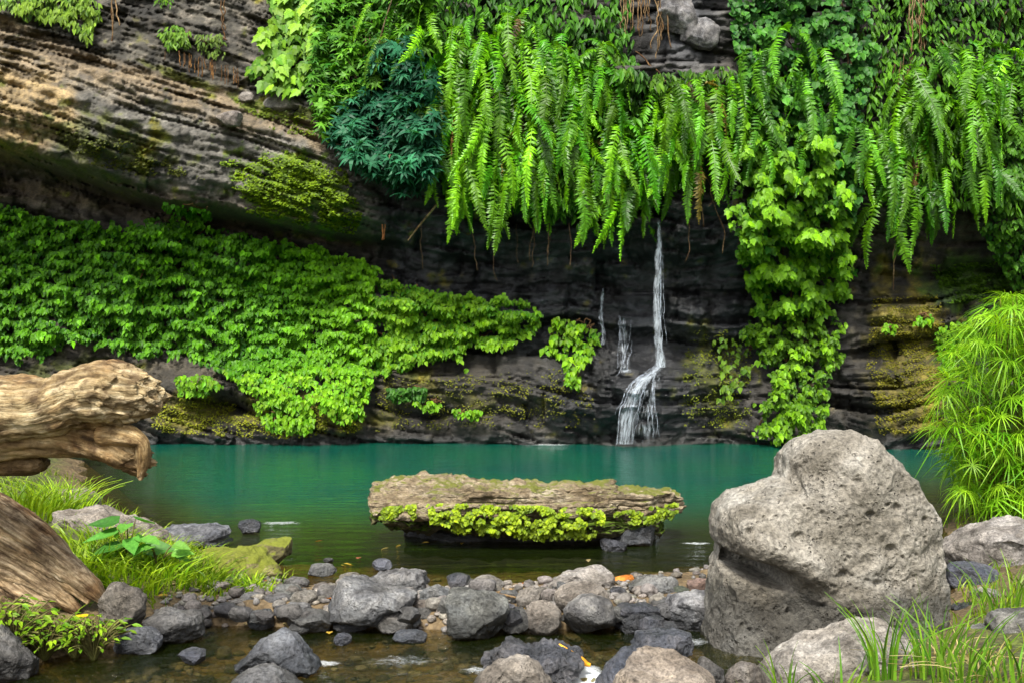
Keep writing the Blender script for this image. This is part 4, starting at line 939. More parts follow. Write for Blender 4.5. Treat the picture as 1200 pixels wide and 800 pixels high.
# great ivy mat under the ledge: the deep-shade half and the bright half
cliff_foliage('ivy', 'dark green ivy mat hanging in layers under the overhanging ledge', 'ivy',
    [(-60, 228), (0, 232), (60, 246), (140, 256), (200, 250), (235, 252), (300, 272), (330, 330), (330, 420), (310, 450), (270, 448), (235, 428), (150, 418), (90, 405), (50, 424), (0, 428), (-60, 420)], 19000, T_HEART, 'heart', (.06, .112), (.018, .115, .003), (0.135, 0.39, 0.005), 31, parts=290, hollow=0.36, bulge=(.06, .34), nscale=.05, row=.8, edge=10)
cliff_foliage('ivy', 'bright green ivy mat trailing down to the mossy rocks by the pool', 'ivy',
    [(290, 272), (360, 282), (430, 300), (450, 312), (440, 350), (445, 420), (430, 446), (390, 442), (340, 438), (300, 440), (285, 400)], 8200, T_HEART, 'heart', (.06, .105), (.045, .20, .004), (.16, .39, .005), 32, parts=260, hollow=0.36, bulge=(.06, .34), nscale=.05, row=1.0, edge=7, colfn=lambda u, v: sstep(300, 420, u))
cliff_foliage('ivy', 'yellow-green ivy along the dark wet rock towards the waterfall', 'ivy',
    [(425, 305), (470, 325), (540, 338), (610, 345), (640, 362), (636, 385), (605, 408), (575, 412), (545, 415), (550, 438), (530, 425), (490, 428), (462, 444), (440, 448), (425, 430)], 7000, T_HEART, 'heart', (.06, .105), (.05, .2, .004), (0.18, 0.36, 0.006), 33, parts=260, hollow=0.3, bulge=(.06, .36), nscale=.035, row=.8, edge=8)
cliff_foliage('creeper', 'small yellow-green creeper on black rock beside the waterfall', 'creeper',
    [(650, 370), (690, 372), (706, 388), (700, 410), (680, 440), (662, 450), (655, 420), (630, 412), (640, 395)], 620, T_HEART, 'heart', (.075, .125), LG, (0.20, 0.38, 0.006), 34, parts=150, hollow=.25, bulge=(.1, .2), nscale=.06, edge=5)
def patch(poly, n, label, seed, c0=LG, c1=YG, size=(.06, .10), T=T_HEART, key='heart', parts=40, **k):
    return cliff_foliage('creeper', label, 'creeper', poly, int(n * 1.9), T, key, size, c0, c1, seed, parts=parts, hollow=.3, bulge=(.08, .18), nscale=.08, stems=2, **k)
patch([(205, 440), (240, 436), (262, 452), (240, 462), (210, 460)], 110, 'small fern-like plant on the ledge above the rock hollow', 35)
patch([(262, 432), (330, 425), (400, 430), (440, 440), (430, 470), (395, 482), (370, 470), (350, 480), (320, 472), (285, 456)], 800, 'bright creeper draped over the rock brow beneath the ivy', 36)
patch([(296, 470), (330, 462), (372, 480), (362, 508), (315, 504)], 260, 'low creeper on the mossy rock at the waterline', 37)
patch([(385, 458), (425, 470), (428, 490), (400, 496), (372, 478)], 130, 'creeper tuft hanging from the corner of the mossy rock', 38)
patch([(486, 470), (512, 468), (520, 476), (500, 482)], 40, 'tiny creeper tuft on the brown rock wall', 39, parts=15)
patch([(530, 478), (566, 480), (560, 490), (535, 488)], 45, 'thin line of leaves along a crack in the brown rock wall', 40, parts=15)
patch([(452, 454), (500, 452), (498, 468), (456, 470)], 160, 'dark mossy cushion in a niche of the brown rock wall', 41, c0=(.02, .08, .01), c1=(.05, .16, .01), size=(.05, .09), parts=0)
patch([(665, 438), (682, 440), (678, 455), (664, 452)], 30, 'little sprig below the small creeper', 42, parts=12)
patch([(190, 236), (245, 246), (250, 258), (195, 252)], 60, 'a few ivy sprigs climbing onto the ledge soffit', 43, c0=MG, c1=LG, parts=20)
# cliff top, west: light shrub, soil plants
patch([(-30, -30), (60, -30), (120, 5), (112, 30), (104, 50), (92, 36), (70, 22), (30, 22), (10, 8), (-30, 10)], 620, 'light green shrub overhanging the upper corner of the ledge', 50, c0=(.06, .14, .012), c1=(.20, .32, .03), size=(.10, .18), T=T_LANCE, key='lance', parts=120)
patch([(186, 34), (205, 28), (222, 36), (220, 52), (196, 56)], 90, 'little green plant on the bare soil slope', 51, size=(.1, .16), T=T_LANCE, key='lance', parts=30, c0=(.05, .13, .01), c1=(.13, .24, .02))
patch([(228, 40), (262, 38), (264, 66), (236, 62)], 80, 'wispy plant beside the little one on the soil slope', 52, size=(.08, .13), T=T_LANCE, key='lance', parts=25, c0=(.06, .12, .02), c1=(.13, .2, .03))
patch([(178, -10), (205, -10), (200, 8), (182, 6)], 45, 'sprig at the top of the bare soil slope', 53, T=T_LANCE, key='lance', parts=15)
cliff_foliage('climber', 'lime green climber with broad drooping leaves above the mossy ledge', 'climber',
    [(312, -20), (350, -20), (378, 10), (376, 60), (366, 95), (348, 108), (322, 104), (296, 96), (290, 80), (312, 60), (300, 45), (318, 20)], 700, T_LOBED, 'lobed', (.11, .22), (.06, .2, .01), (.20, .38, .02), 54, parts=150, hollow=.35, bulge=(.15, .3), nscale=.05)
# the two shrubs
def shrub(name, label, poly, n, c0, c1, seed, size, parts, bulge):
    rg = np.random.default_rng(seed); uv = scatter(poly, n, rg); u, v = uv.T
    nz = fbm(np.stack([u * .035, v * .035, 0 * u + seed], -1), 3, seed)
    keep = nz + rg.normal(0, .15, len(u)) > -.42; u, v, nz = u[keep], v[keep], nz[keep]; n = len(u)
    o_ = bulge[0] + bulge[1] * np.clip(nz + .5, 0, 1.3) + rg.uniform(-.1, .2, n)
    pos = on_cliff(u, v, o_)
    t = unit(np.stack([rg.normal(0, 1, n), rg.normal(0, 1, n), rg.normal(0, .3, n)], -1)); nn = np.stack([rg.normal(0, .35, n), -.75 + rg.normal(0, .25, n), .75 + rg.normal(0, .3, n)], -1)
    s = rg.uniform(*size, n); cols = hue(rg, n, c0, c1, np.clip(.5 + .7 * nz + rg.normal(0, .25, n), 0, 1))
    base = on_cliff(np.array(np.mean(u)), np.array(np.max(v) - 30), 0.1)
    root = link(name, None, None, label, 'shrub', None, None, base)
    order = np.argsort(-o_ + rg.uniform(0, .3, n)); pick, rest = order[:parts], order[parts:]
    link('foliage', leaf_mass('foliage', T_PALM, pos[rest], t[rest], nn[rest], s[rest], cols[rest], M_LEAF, base), root, kind='stuff')
    Rm = frames(t[pick], nn[pick]); me = leaf_mesh('palm', T_PALM)
    for i, j in enumerate(pick):
        o = link('leaf_cluster', me, root, color=cols[j]); place(o, pos[j], Rm[i], s[j], base)
    for i in range(14):
        j = rg.integers(n); p1 = pos[j] - base; mid = p1 * .5 + np.array([0, -.15, .1])
        V, q, tt_, g = tube(np.array([[0, .2, 0], mid, p1]), np.array([.035, .022, .008]), 6, 14)
        link('stem', mesh('stem', V, [q, tt_], np.ones((len(V), 3)), True, M_TWIG, g), root)
    return root
shrub('shrub', 'light green leafy shrub at the cliff top above the blue-green one', [(372, -20), (505, -20), (512, 40), (490, 75), (455, 70), (440, 100), (400, 150), (380, 165), (362, 110), (368, 60)], 1500, (.02, .11, .008), (.11, .29, .02), 60, (.11, .18), 160, (.3, .4))
shrub('shrub', 'dark blue-green shrub with drooping leaf clusters hanging from the cliff', [(440, 55), (480, 45), (508, 70), (514, 130), (510, 195), (492, 222), (468, 230), (445, 212), (420, 200), (408, 182), (385, 165), (395, 125), (430, 105)], 1300, (.006, .065, .036), (.035, .18, .085), 61, (.12, .21), 190, (.35, .75))
# the green background mass between and behind the ferns
cliff_foliage('undergrowth', 'tangled green undergrowth behind the hanging ferns beside the dark shrub', 'undergrowth',
    [(495, -20), (735, -20), (745, 60), (760, 110), (740, 190), (715, 250), (680, 262), (600, 240), (530, 225), (505, 180), (500, 90)], 2900, T_LANCE, 'lance', (.14, .26), (.010, .05, .005), (.07, .22, .010), 70, parts=0, bulge=(.05, .35), nscale=.04)
cliff_foliage('undergrowth', 'green undergrowth above the waterfall lip', 'undergrowth',
    [(690, 50), (735, 60), (760, 85), (860, 75), (862, 150), (840, 175), (760, 165), (735, 120)], 900, T_LANCE, 'lance', (.12, .22), (.014, .07, .005), (.12, .28, .012), 71, parts=0, bulge=(.05, .25), nscale=.05)
cliff_foliage('undergrowth', 'dense undergrowth behind the ferns above the ochre rock', 'undergrowth',
    [(1000, -20), (1230, -20), (1230, 240), (1180, 250), (1120, 240), (1030, 220), (1005, 120)], 3000, T_LANCE, 'lance', (.12, .22), (.014, .07, .005), (.10, .27, .010), 72, parts=0, bulge=(.05, .3), nscale=.04)
cliff_foliage('creeper', 'round-leaved creeper hanging in strings between fern masses', 'creeper',
    [(850, -20), (1010, -20), (1030, 60), (1010, 130), (1015, 200), (1000, 260), (985, 270), (975, 200), (900, 180), (872, 120), (862, 50)], 2900, T_ROUND, 'round', (.08, .13), (.012, .09, .02), (.08, .26, .025), 73, parts=200, hollow=.3, bulge=(.15, .45), nscale=.045)
cliff_foliage('vine', 'large-leaved lime green vine cascading beside the waterfall', 'vine',
    [(858, 150), (900, 130), (965, 140), (1002, 190), (1004, 260), (1010, 320), (995, 352), (965, 382), (930, 378), (895, 388), (868, 350), (860, 300), (850, 250), (858, 200)], 5200, T_LOBED, 'lobed', (.07, .15), (.02, .12, .004), (.18, .40, .008), 74, parts=280, hollow=.24, bulge=(.15, .75), nscale=.045, edge=15, dirs=dict(side=.6))
cliff_foliage('vine', 'narrow trailing vine with small lime leaves reaching the water', 'vine',
    [(868, 355), (965, 345), (1000, 380), (992, 425), (972, 440), (982, 480), (978, 524), (878, 524), (880, 470), (898, 440), (868, 400)], 4200, T_HEART, 'heart', (.06, .11), (.03, .13, .004), (.19, .40, .008), 75, parts=230, hollow=.2, bulge=(.1, .5), nscale=.055, edge=12, dirs=dict(side=.7))
cliff_foliage('creeper', 'sparse mossy creeper on the strata beside the waterfall', 'creeper',
    [(835, 395), (880, 390), (885, 420), (870, 460), (840, 470), (845, 430)], 160, T_HEART, 'heart', (.06, .12), (.05, .13, .01), (.14, .25, .012), 76, parts=30, hollow=.1, bulge=(.05, .1), nscale=.07, stems=1)
cliff_foliage('creeper', 'small-leaved creeper tumbling down the shaded rock behind the sedge', 'creeper',
    [(1140, 165), (1230, 150), (1230, 340), (1190, 340), (1165, 300), (1150, 270), (1170, 240), (1145, 210)], 1900, T_HEART, 'heart', (.06, .11), (.02, .10, .008), (.09, .24, .012), 77, parts=120, hollow=.3, bulge=(.15, .35), nscale=.05)
patch([(1070, 370), (1095, 366), (1092, 378), (1074, 380)], 36, 'tiny leafy sprig on the ochre rock', 78, parts=14)
patch([(1036, 378), (1050, 380), (1048, 390), (1036, 390)], 26, 'second tiny sprig on the ochre rock, lower and smaller', 79, parts=10)
patch([(1095, 385), (1135, 370), (1150, 400), (1120, 440), (1100, 430)], 180, 'leafy weeds at the foot of the shaded rock beside the sedge', 80, parts=50)

def moss_patch(poly, n, label, seed, c0, c1, size=(.022, .05), thr=.05, out=.02):
    rg = np.random.default_rng(seed); u, v = scatter(poly, n, rg).T
    nz = fbm(np.stack([u * .05, v * .08, 0 * u + seed], -1), 4, seed); dd = poly_dist(u, v, poly)
    k = nz + rg.normal(0, .12, n) > thr - .02 * np.minimum(dd, 12); u, v, nz = u[k], v[k], nz[k]; n = len(u)
    pos = on_cliff(u, v, 0) ; pos = at(u, v, cliff_depth(u, v) - out - rg.uniform(0, .04, n))
    t, nn = hang_dirs(rg, n, .5, .8, .8, .7); base = pos[np.argmax(v)]
    link('moss_patch', leaf_mass('moss_patch', T_ROUND, pos, t, nn, rg.uniform(*size, n), hue(rg, n, c0, c1, np.clip(.5 + .8 * nz + rg.normal(0, .2, n), 0, 1)), M_LEAF, base), None, label, 'moss', kind='stuff', loc=base)
moss_patch([(258, 190), (330, 175), (405, 200), (425, 250), (415, 275), (360, 265), (290, 250)], 5200, 'bright green moss on the lower end of the tilted ledge', 401, (.05, .10, .004), (.17, .27, .006))
moss_patch([(270, 112), (350, 130), (385, 155), (350, 162), (290, 140)], 900, 'green moss along the upper edge of the ledge', 402, (.06, .10, .006), (.17, .24, .01), thr=.12)
moss_patch([(60, 150), (180, 170), (240, 210), (160, 205), (80, 185)], 1300, 'thin olive moss on the middle of the ledge face', 403, (.04, .06, .008), (.11, .13, .012), thr=.2)
moss_patch([(170, 465), (240, 462), (300, 480), (430, 470), (425, 505), (330, 514), (180, 505)], 3600, 'yellow-green moss on the rounded rocks at the waterline', 404, (.06, .08, .006), (.20, .21, .01), size=(.014, .036), thr=.0)
moss_patch([(1022, 350), (1100, 345), (1115, 420), (1110, 500), (1030, 510), (1015, 430)], 7000, 'ochre moss covering the rock pillar beside the sedge', 405, (.055, .06, .006), (.17, .16, .010), size=(.014, .034), thr=.04)
moss_patch([(1090, 310), (1190, 305), (1190, 350), (1110, 355)], 1500, 'dark green moss on the shaded rock above the sedge', 406, (.02, .06, .004), (.07, .15, .006), thr=.0)
moss_patch([(800, 380), (880, 390), (880, 500), (800, 500)], 2200, 'olive moss on the strata between waterfall and trailing vine', 407, (.04, .06, .006), (.14, .17, .008), size=(.014, .034), thr=.14)
moss_patch([(440, 440), (690, 430), (700, 500), (440, 505)], 3000, 'patchy olive moss on the brown rock wall', 408, (.04, .05, .006), (.13, .14, .01), size=(.014, .034), thr=.22)

# ------------------------------------------------------------------ hanging ferns
def frond_mesh(k):
    rg = np.random.default_rng(900 + k); n = 32
    L_ = 1.0; s = np.linspace(0, 1, n)
    arch = rg.uniform(.10, .22); sway = rg.uniform(-.08, .08)
    y = -(arch * (1 - np.exp(-s * 7)) + 0.06 * np.sin(s * 3)); z = 0.10 * np.sin(np.minimum(s * 9, np.pi)) * (s < .35) - np.maximum(0, s - .03) ** 1.06
    x = sway * s ** 1.5 + 0.02 * np.sin(s * 7 + k)
    P = np.stack([x, y, z], -1); T = unit(np.gradient(P, axis=0))
    V = []; Fc = []; c = []
    side = unit(np.cross(T, np.array([0, -1.0, .35])[None])); nrm = np.cross(side, T)
    prof = rg.uniform(.095, .13) * np.minimum(1, s * 9 + .25) * (1 - s ** 3.2) ** .8 + .006
    for i in range(n):                              # midrib
        V += [P[i] - side[i] * .005 + nrm[i] * .004, P[i] + side[i] * .005 + nrm[i] * .004]; c += [(.75, .7, .5)] * 2
    for i in range(n - 1):
        b = 2 * i; Fc += [(b, b + 1, b + 3), (b, b + 3, b + 2)]
    for i in range(1, n):
        for sg in (-1, 1):
            w = prof[i] * rg.uniform(.7, 1.15); b = len(V); h = 0.62 / n * 1.25
            d = side[i] * sg + T[i] * rg.uniform(.15, .5) - nrm[i] * rg.uniform(.0, .55)
            d = unit(d); g = rg.uniform(.72, 1.25)
            V += [P[i] - T[i] * h * .5, P[i] + T[i] * h * .6, P[i] + d * w * .6 + T[i] * h * .75 + nrm[i] * .012, P[i] + d * w + T[i] * h * .3, P[i] + d * w * .55 - T[i] * h * .55 + nrm[i] * .006]
            c += [(g, g, g)] * 5
            Fc += [(b, b + 1, b + 2), (b, b + 2, b + 4), (b + 4, b + 2, b + 3)] if sg > 0 else [(b, b + 2, b + 1), (b, b + 4, b + 2), (b + 4, b + 3, b + 2)]
    return mesh('frond', np.array(V), np.array(Fc), np.array(c), False, M_FROND)
FR = [frond_mesh(k) for k in range(8)]
def fern(u, v, rg, label, group, lmin, lmax, n, out=0.3, c0=(.05, .23, .004), c1=(.20, .48, .008)):
    base = on_cliff(np.array(float(u)), np.array(float(v)), out)
    root = link('fern', None, None, label, 'fern', group, None, base)
    for i in range(n):
        L_ = rg.uniform(lmin, lmax); k = rg.uniform(0, 1)
        c = np.array(c0) * (1 - k) + np.array(c1) * k
        o = link('frond', FR[rg.integers(8)], root, color=c * rg.uniform(.5, 1.25) if rg.uniform() > .022 else np.array([(.16, .085, .025), (.20, .16, .03), (.09, .055, .02)][rg.integers(3)]))
        o.location = (rg.normal(0, .14), rg.normal(0, .08), rg.normal(0, .12))
        o.rotation_euler = (rg.normal(.02, .18), rg.normal(0, .24), rg.normal(0, .95)); o.scale = (L_ ** .5 * rg.uniform(.9, 1.25), L_ * rg.uniform(.8, 1.6), L_)
def ferns(poly, count, label, group, seed, lmin, lmax, nmin=5, nmax=9, mind=13, outs=(.2, .5), floor=None, **k):
    rg = np.random.default_rng(seed); pts = []
    for (u, v) in scatter(poly, count * 12, rg):
        if all((u - a) ** 2 + ((v - b) * .8) ** 2 > mind ** 2 for a, b in pts): pts.append((u, v))
        if len(pts) >= count: break
    for (u, v) in pts:
        lm = lmax
        if floor is not None: lm = min(lmax, max(.45, (np.interp(u, *floor) - v) * .0142))
        lb_ = label if isinstance(label, str) else label(u, v)
        fern(u, v, rg, lb_, group, min(lmin, lm * .7), lm, rg.integers(nmin, nmax + 1), rg.uniform(*outs), **k)
ferns([(520, 40), (560, 20), (640, 12), (705, 50), (750, 110), (752, 160), (735, 215), (700, 240), (660, 255), (600, 215), (545, 215), (520, 195)], 52, lambda u, v: ('sword fern at the top of the curtain under the cliff-top undergrowth' if v < 75 else 'sword fern of the curtain brushing against the dark blue-green shrub' if u < 555 else 'sword fern of the curtain beside the dry roots and waterfall lip' if u > 690 else 'sword fern with long tips over the dark wet rock' if v > 165 else 'sword fern in the thick middle of the hanging curtain'), 'ferns in the curtain beside the dark shrub', 201, .55, 1.5, 6, 10, floor=([505, 520, 560, 600, 640, 670, 700, 740, 760], [300, 312, 318, 285, 325, 355, 335, 312, 270]))
ferns([(758, 100), (790, 88), (850, 95), (858, 130), (835, 180), (790, 190), (765, 170)], 15, 'sword fern hanging directly above the waterfall', 'ferns above the waterfall', 202, .6, 1.4, 6, 10, floor=([750, 780, 830, 860], [245, 280, 300, 255]))
ferns([(1035, 105), (1060, 90), (1110, 60), (1180, 70), (1195, 130), (1150, 200), (1100, 230), (1040, 220), (1025, 160)], 24, lambda u, v: ('upper sword fern near the bunch of dead roots above the ochre rock' if v < 120 else 'low sword fern dangling just above the ochre rock' if u < 1110 else 'low sword fern beside the small-leaved creeper above the sedge'), 'ferns above the ochre rock', 203, .55, 1.4, 6, 10, floor=([1020, 1060, 1100, 1150, 1200], [290, 330, 348, 320, 250]), c0=(.04, .19, .004), c1=(.16, .40, .008))
ferns([(868, 45), (940, 30), (1000, 60), (1010, 150), (960, 180), (880, 160)], 12, 'sword fern among the round-leaved creeper', 'ferns among the creeper', 204, .7, 1.3, 3, 5, mind=22, outs=(.45, .7), c0=(.05, .2, .01), c1=(.13, .36, .012))
ferns([(440, 10), (500, 15), (505, 50), (460, 50)], 4, 'short fern among the light green shrub at the cliff top', 'ferns among the shrub', 205, .6, .9, 3, 5, outs=(.6, .8))

# dead hanging roots and creeper strings
def hanging(u0, v0, v1, n, label, seed, spread=12, tint=(1.5, 1.35, 1.1), rad=.010, out=.35, slope=0.):
    rg = np.random.default_rng(seed); base = on_cliff(np.array(float(u0)), np.array(float(v0)), out)
    root = link('hanging_root', None, None, label, 'root', None, None, base)
    for i in range(n):
        ve = v1 - rg.uniform(0, .5) * (v1 - v0); m = 12; k = np.linspace(0, 1, m)
        va = v0 + abs(rg.normal(0, .12)) * (v1 - v0); uu = u0 + rg.normal(0, spread) + np.cumsum(rg.normal(0, .012, m)) * (v1 - v0); vv = va + (ve - va) * k + (uu - u0) * slope
        p0 = on_cliff(np.array(uu[0]), np.array(vv[0]), out)
        P = at(uu, vv, np.full(m, p0[1] + rg.uniform(-.1, .1)))
        V, q, t, g = tube(P, np.full(m, rad * rg.uniform(.6, 1.3)), 5, 24)
        link('strand', mesh('strand', V - base, [q, t], np.tile(np.array(tint) * rg.uniform(.6, 1.2), (len(V), 1)), True, M_TWIG, g), root)
hanging(748, -20, 50, 14, 'tangle of dry brown roots hanging beside the jutting rock', 301, 8)
hanging(776, -20, 105, 6, 'long pale dry roots hanging above the waterfall', 302, 4)
hanging(1076, -20, 75, 16, 'bunch of dead brown roots hanging among the ferns', 303, 5)
hanging(1060, 60, 165, 6, 'dark thin roots hanging below the dead bunch', 304, 6, (1, .8, .6))
hanging(1046, 280, 345, 2, 'single pale strand hanging against the ochre rock', 305, 2)
hanging(133, -20, 85, 3, 'thin aerial roots hanging over the pale top of the ledge', 306, 3, (1.8, 1.6, 1.3), .012)
hanging(262, -10, 70, 2, 'thin stem hanging over the bare soil slope', 307, 6, (1.2, 1, .8), .012)
hanging(451, 262, 292, 3, 'tuft of orange dead fronds below the shrub', 308, 2, (1.6, .9, .45), .014, .2)
hanging(830, 130, 330, 7, 'dark thin rootlets hanging beside the falling water', 309, 16, (.9, .75, .6), .007)
hanging(600, 260, 330, 9, 'dark rootlets hanging below the fern curtain', 310, 60, (.8, .7, .6), .007)
hanging(235, 66, 92, 30, 'fringe of rusty dry moss along the back of the ledge', 311, 24, (1.1, .75, .4), .008, .22, .3)

# ------------------------------------------------------------------ waterfall
m, N, L, out = new_mat('falling_water')   # white water, broken into streaks
def fall_sheet_mat():
    m, N, L, out = new_mat('water_veil')
    at_ = N('ShaderNodeAttribute', attribute_name='grain'); vc = N('ShaderNodeAttribute', attribute_name='Col'); sp = N('ShaderNodeSeparateColor'); L(vc.outputs['Color'], sp.inputs[0])
    mp = N('ShaderNodeMapping'); mp.inputs['Scale'].default_value = (38, 6.5, 1); L(at_.outputs['Vector'], mp.inputs[0])
    n1 = N('ShaderNodeTexNoise', i_Scale=1.0, i_Detail=5.0, i_Roughness=.65, i_Distortion=.6); L(mp.outputs[0], n1.inputs['Vector'])
    ad = N('ShaderNodeMath', operation='ADD'); L(n1.outputs[0], ad.inputs[0]); L(sp.outputs[0], ad.inputs[1])
    mr = N('ShaderNodeMapRange', i_1=.98, i_2=1.45, i_3=0., i_4=.85); L(ad.outputs[0], mr.inputs[0])
    b = N('ShaderNodeBsdfPrincipled', i_Roughness=.4); b.inputs['Base Color'].default_value = (.72, .80, .88, 1)
    tr = N('ShaderNodeBsdfTransparent'); tl = N('ShaderNodeBsdfTranslucent'); tl.inputs['Color'].default_value = (.7, .78, .86, 1)
    m0 = N('ShaderNodeMixShader'); m0.inputs[0].default_value = .35; L(b.outputs[0], m0.inputs[1]); L(tl.outputs[0], m0.inputs[2])
    ms = N('ShaderNodeMixShader'); L(mr.outputs[0], ms.inputs[0]); L(tr.outputs[0], ms.inputs[1]); L(m0.outputs[0], ms.inputs[2]); L(ms.outputs[0], out.inputs['Surface'])
    return m
M_VEIL = fall_sheet_mat()
m, N, L, out = new_mat('falling_water_strand')
tc = N('ShaderNodeTexCoord'); mp = N('ShaderNodeMapping'); mp.inputs['Scale'].default_value = (30, 30, 7.0); L(tc.outputs['Object'], mp.inputs[0])
nz = N('ShaderNodeTexNoise', i_Scale=1.0, i_Detail=4.0); L(mp.outputs[0], nz.inputs['Vector'])
mr = N('ShaderNodeMapRange', i_1=.38, i_2=.68, i_3=.03, i_4=.5); L(nz.outputs[0], mr.inputs[0])
b = N('ShaderNodeBsdfPrincipled', i_Roughness=.25); b.inputs['Base Color'].default_value = (.66, .74, .86, 1)
tr = N('ShaderNodeBsdfTransparent'); ms = N('ShaderNodeMixShader'); L(mr.outputs[0], ms.inputs[0]); L(tr.outputs[0], ms.inputs[1]); L(b.outputs[0], ms.inputs[2]); L(ms.outputs[0], out.inputs['Surface'])
M_FALL = m
WB = on_cliff(np.array(745.), np.array(516.), 0.3)
fall = link('waterfall', None, None, 'thin white waterfall dropping down black rock into the turquoise pool', 'waterfall', loc=WB)
def strands(name, path, w0, w1, n, seed, rad=(.006, .016), out=.06, wig=1.0, part=(0, 1), label=None):
    rg = np.random.default_rng(seed); B = Bag(); P = np.asarray(path, float)
    for i in range(n):
        a, e = sorted(rg.uniform(part[0], part[1], 2)) if rg.uniform() < .55 else part
        if e - a < .15: e = min(1, a + .3)
        m = 26; k = np.linspace(a, e, m); C = catmull(P, 200)[np.clip((k * 199).astype(int), 0, 199)]
        o = rg.normal(0, .45); wd = w0 + (w1 - w0) * k
        uu = C[:, 0] + o * wd + np.cumsum(rg.normal(0, .35 * wig, m)); vv = C[:, 1] + rg.normal(0, .5, m)
        p = on_cliff(uu, vv, out + rg.uniform(0, .08)); p[:, 1] = np.minimum.accumulate(p[:, 1])
        r = rg.uniform(*rad) * (1 + .4 * rg.normal(size=m).clip(-1, 1)) * np.sin(np.pi * np.clip(np.linspace(.06, .97, m), 0, 1)) ** .5
        B.tube(p, r, 5, 50)
    return link(name, B.build(name, M_FALL, True, WB), fall, label=label)
def veil(name, path, w0, w1, seed, k=.75, out=.10, label=None):
    P = catmull(np.asarray(path, float), 90); nn_ = 22; a = np.linspace(-1, 1, nn_); kk = np.linspace(0, 1, 90); wd = w0 + (w1 - w0) * kk
    rgv = np.random.default_rng(seed); wob = np.cumsum(rgv.normal(0, .25, 90)); wob -= np.linspace(wob[0], wob[-1], 90)
    U = P[:, 0][:, None] + wob[:, None] + a[None] * wd[:, None]; Vv = P[:, 1][:, None] + 0 * a[None]
    p = on_cliff(U, Vv, 0); dpt = p[..., 1]; dm_ = np.minimum.accumulate(dpt.min(1)); dpt = np.minimum(dpt, dm_[:, None] + .12) - out - .05 * (1 - a[None] ** 2)
    p = at(U, Vv, dpt); al = k * (1 - np.abs(a[None]) ** 2.2) * np.minimum(1, 6 * kk + .25)[:, None] * (0.85 + .25 * perlin(np.stack([kk * 9, 0 * kk, 0 * kk + seed], -1)))[:, None] + 0 * U
    g = np.stack([(a[None] * wd[:, None]) * .0154, (kk * (P[-1, 1] - P[0, 1]) * .0154)[:, None] + 0 * U, 0 * U + seed], -1)
    return link(name, mesh(name, p.reshape(-1, 3) - WB, grid_faces(90, nn_), np.repeat(al.reshape(-1, 1), 3, 1), True, M_VEIL, g.reshape(-1, 3)), fall, label=label)
veil('veil', [(771, 250), (772, 280), (770, 320), (769, 360), (772, 400), (775, 430)], 3.5, 10, 1, .82, label='soft white sheet of the upright upper fall')
veil('veil', [(777, 422), (768, 434), (752, 447), (743, 464), (736, 486), (732, 520)], 9, 20, 2, .80, label='soft fanning sheet of the lower cascade')
veil('veil', [(772, 430), (764, 455), (760, 485), (758, 520)], 12, 28, 3, .60)
veil('veil', [(731, 368), (731, 400), (732, 436)], 9, 14, 4, .66)
veil('veil', [(706, 336), (705, 370), (706, 404)], 3, 5, 5, .75)
strands('upper_fall', [(771, 252), (772, 280), (770, 320), (769, 360), (772, 400), (775, 428)], 2.5, 10, 9, 1, (.003, .008), label='slender upright upper stream')
strands('cascade', [(776, 424), (768, 432), (752, 445), (744, 460), (736, 482), (731, 520)], 4, 17, 10, 2, (.003, .009), out=.07, label='fanning lower cascade over the step')
strands('cascade', [(772, 432), (760, 452), (752, 480), (741, 520)], 6, 24, 5, 3, (.003, .007))
strands('trickle', [(706, 338), (705, 370), (706, 400)], 1, 3, 2, 4, (.003, .006))
strands('trickle', [(728, 370), (730, 400), (733, 432)], 4, 14, 4, 5, (.003, .006))
strands('trickle', [(742, 375), (738, 410), (730, 440)], 4, 10, 3, 6, (.003, .006))
strands('trickle', [(766, 436), (764, 460), (768, 512)], 5, 14, 3, 7, (.003, .006))
# splash foam where water meets rock and where the stream runs fast
m, N, L, out = new_mat('foam')
tc = N('ShaderNodeTexCoord'); mp = N('ShaderNodeMapping'); mp.inputs['Scale'].default_value = (1, 1.8, 1); L(tc.outputs['Object'], mp.inputs[0])
nz = N('ShaderNodeTexNoise', i_Scale=26.0, i_Detail=7.0, i_Roughness=.8, i_Distortion=1.0); L(mp.outputs[0], nz.inputs['Vector'])
at_ = N('ShaderNodeAttribute', attribute_name='Col'); sp = N('ShaderNodeSeparateColor'); L(at_.outputs['Color'], sp.inputs[0])
ml = N('ShaderNodeMath', operation='ADD'); L(nz.outputs[0], ml.inputs[0]); L(sp.outputs[0], ml.inputs[1])
mr = N('ShaderNodeMapRange', i_1=.82, i_2=1.35, i_3=0.0, i_4=.75); L(ml.outputs[0], mr.inputs[0])
b = N('ShaderNodeBsdfPrincipled', i_Roughness=.5); b.inputs['Base Color'].default_value = (.8, .85, .88, 1)
tr = N('ShaderNodeBsdfTransparent'); ms = N('ShaderNodeMixShader'); L(mr.outputs[0], ms.inputs[0]); L(tr.outputs[0], ms.inputs[1]); L(b.outputs[0], ms.inputs[2]); L(ms.outputs[0], out.inputs['Surface'])
M_FOAM = m
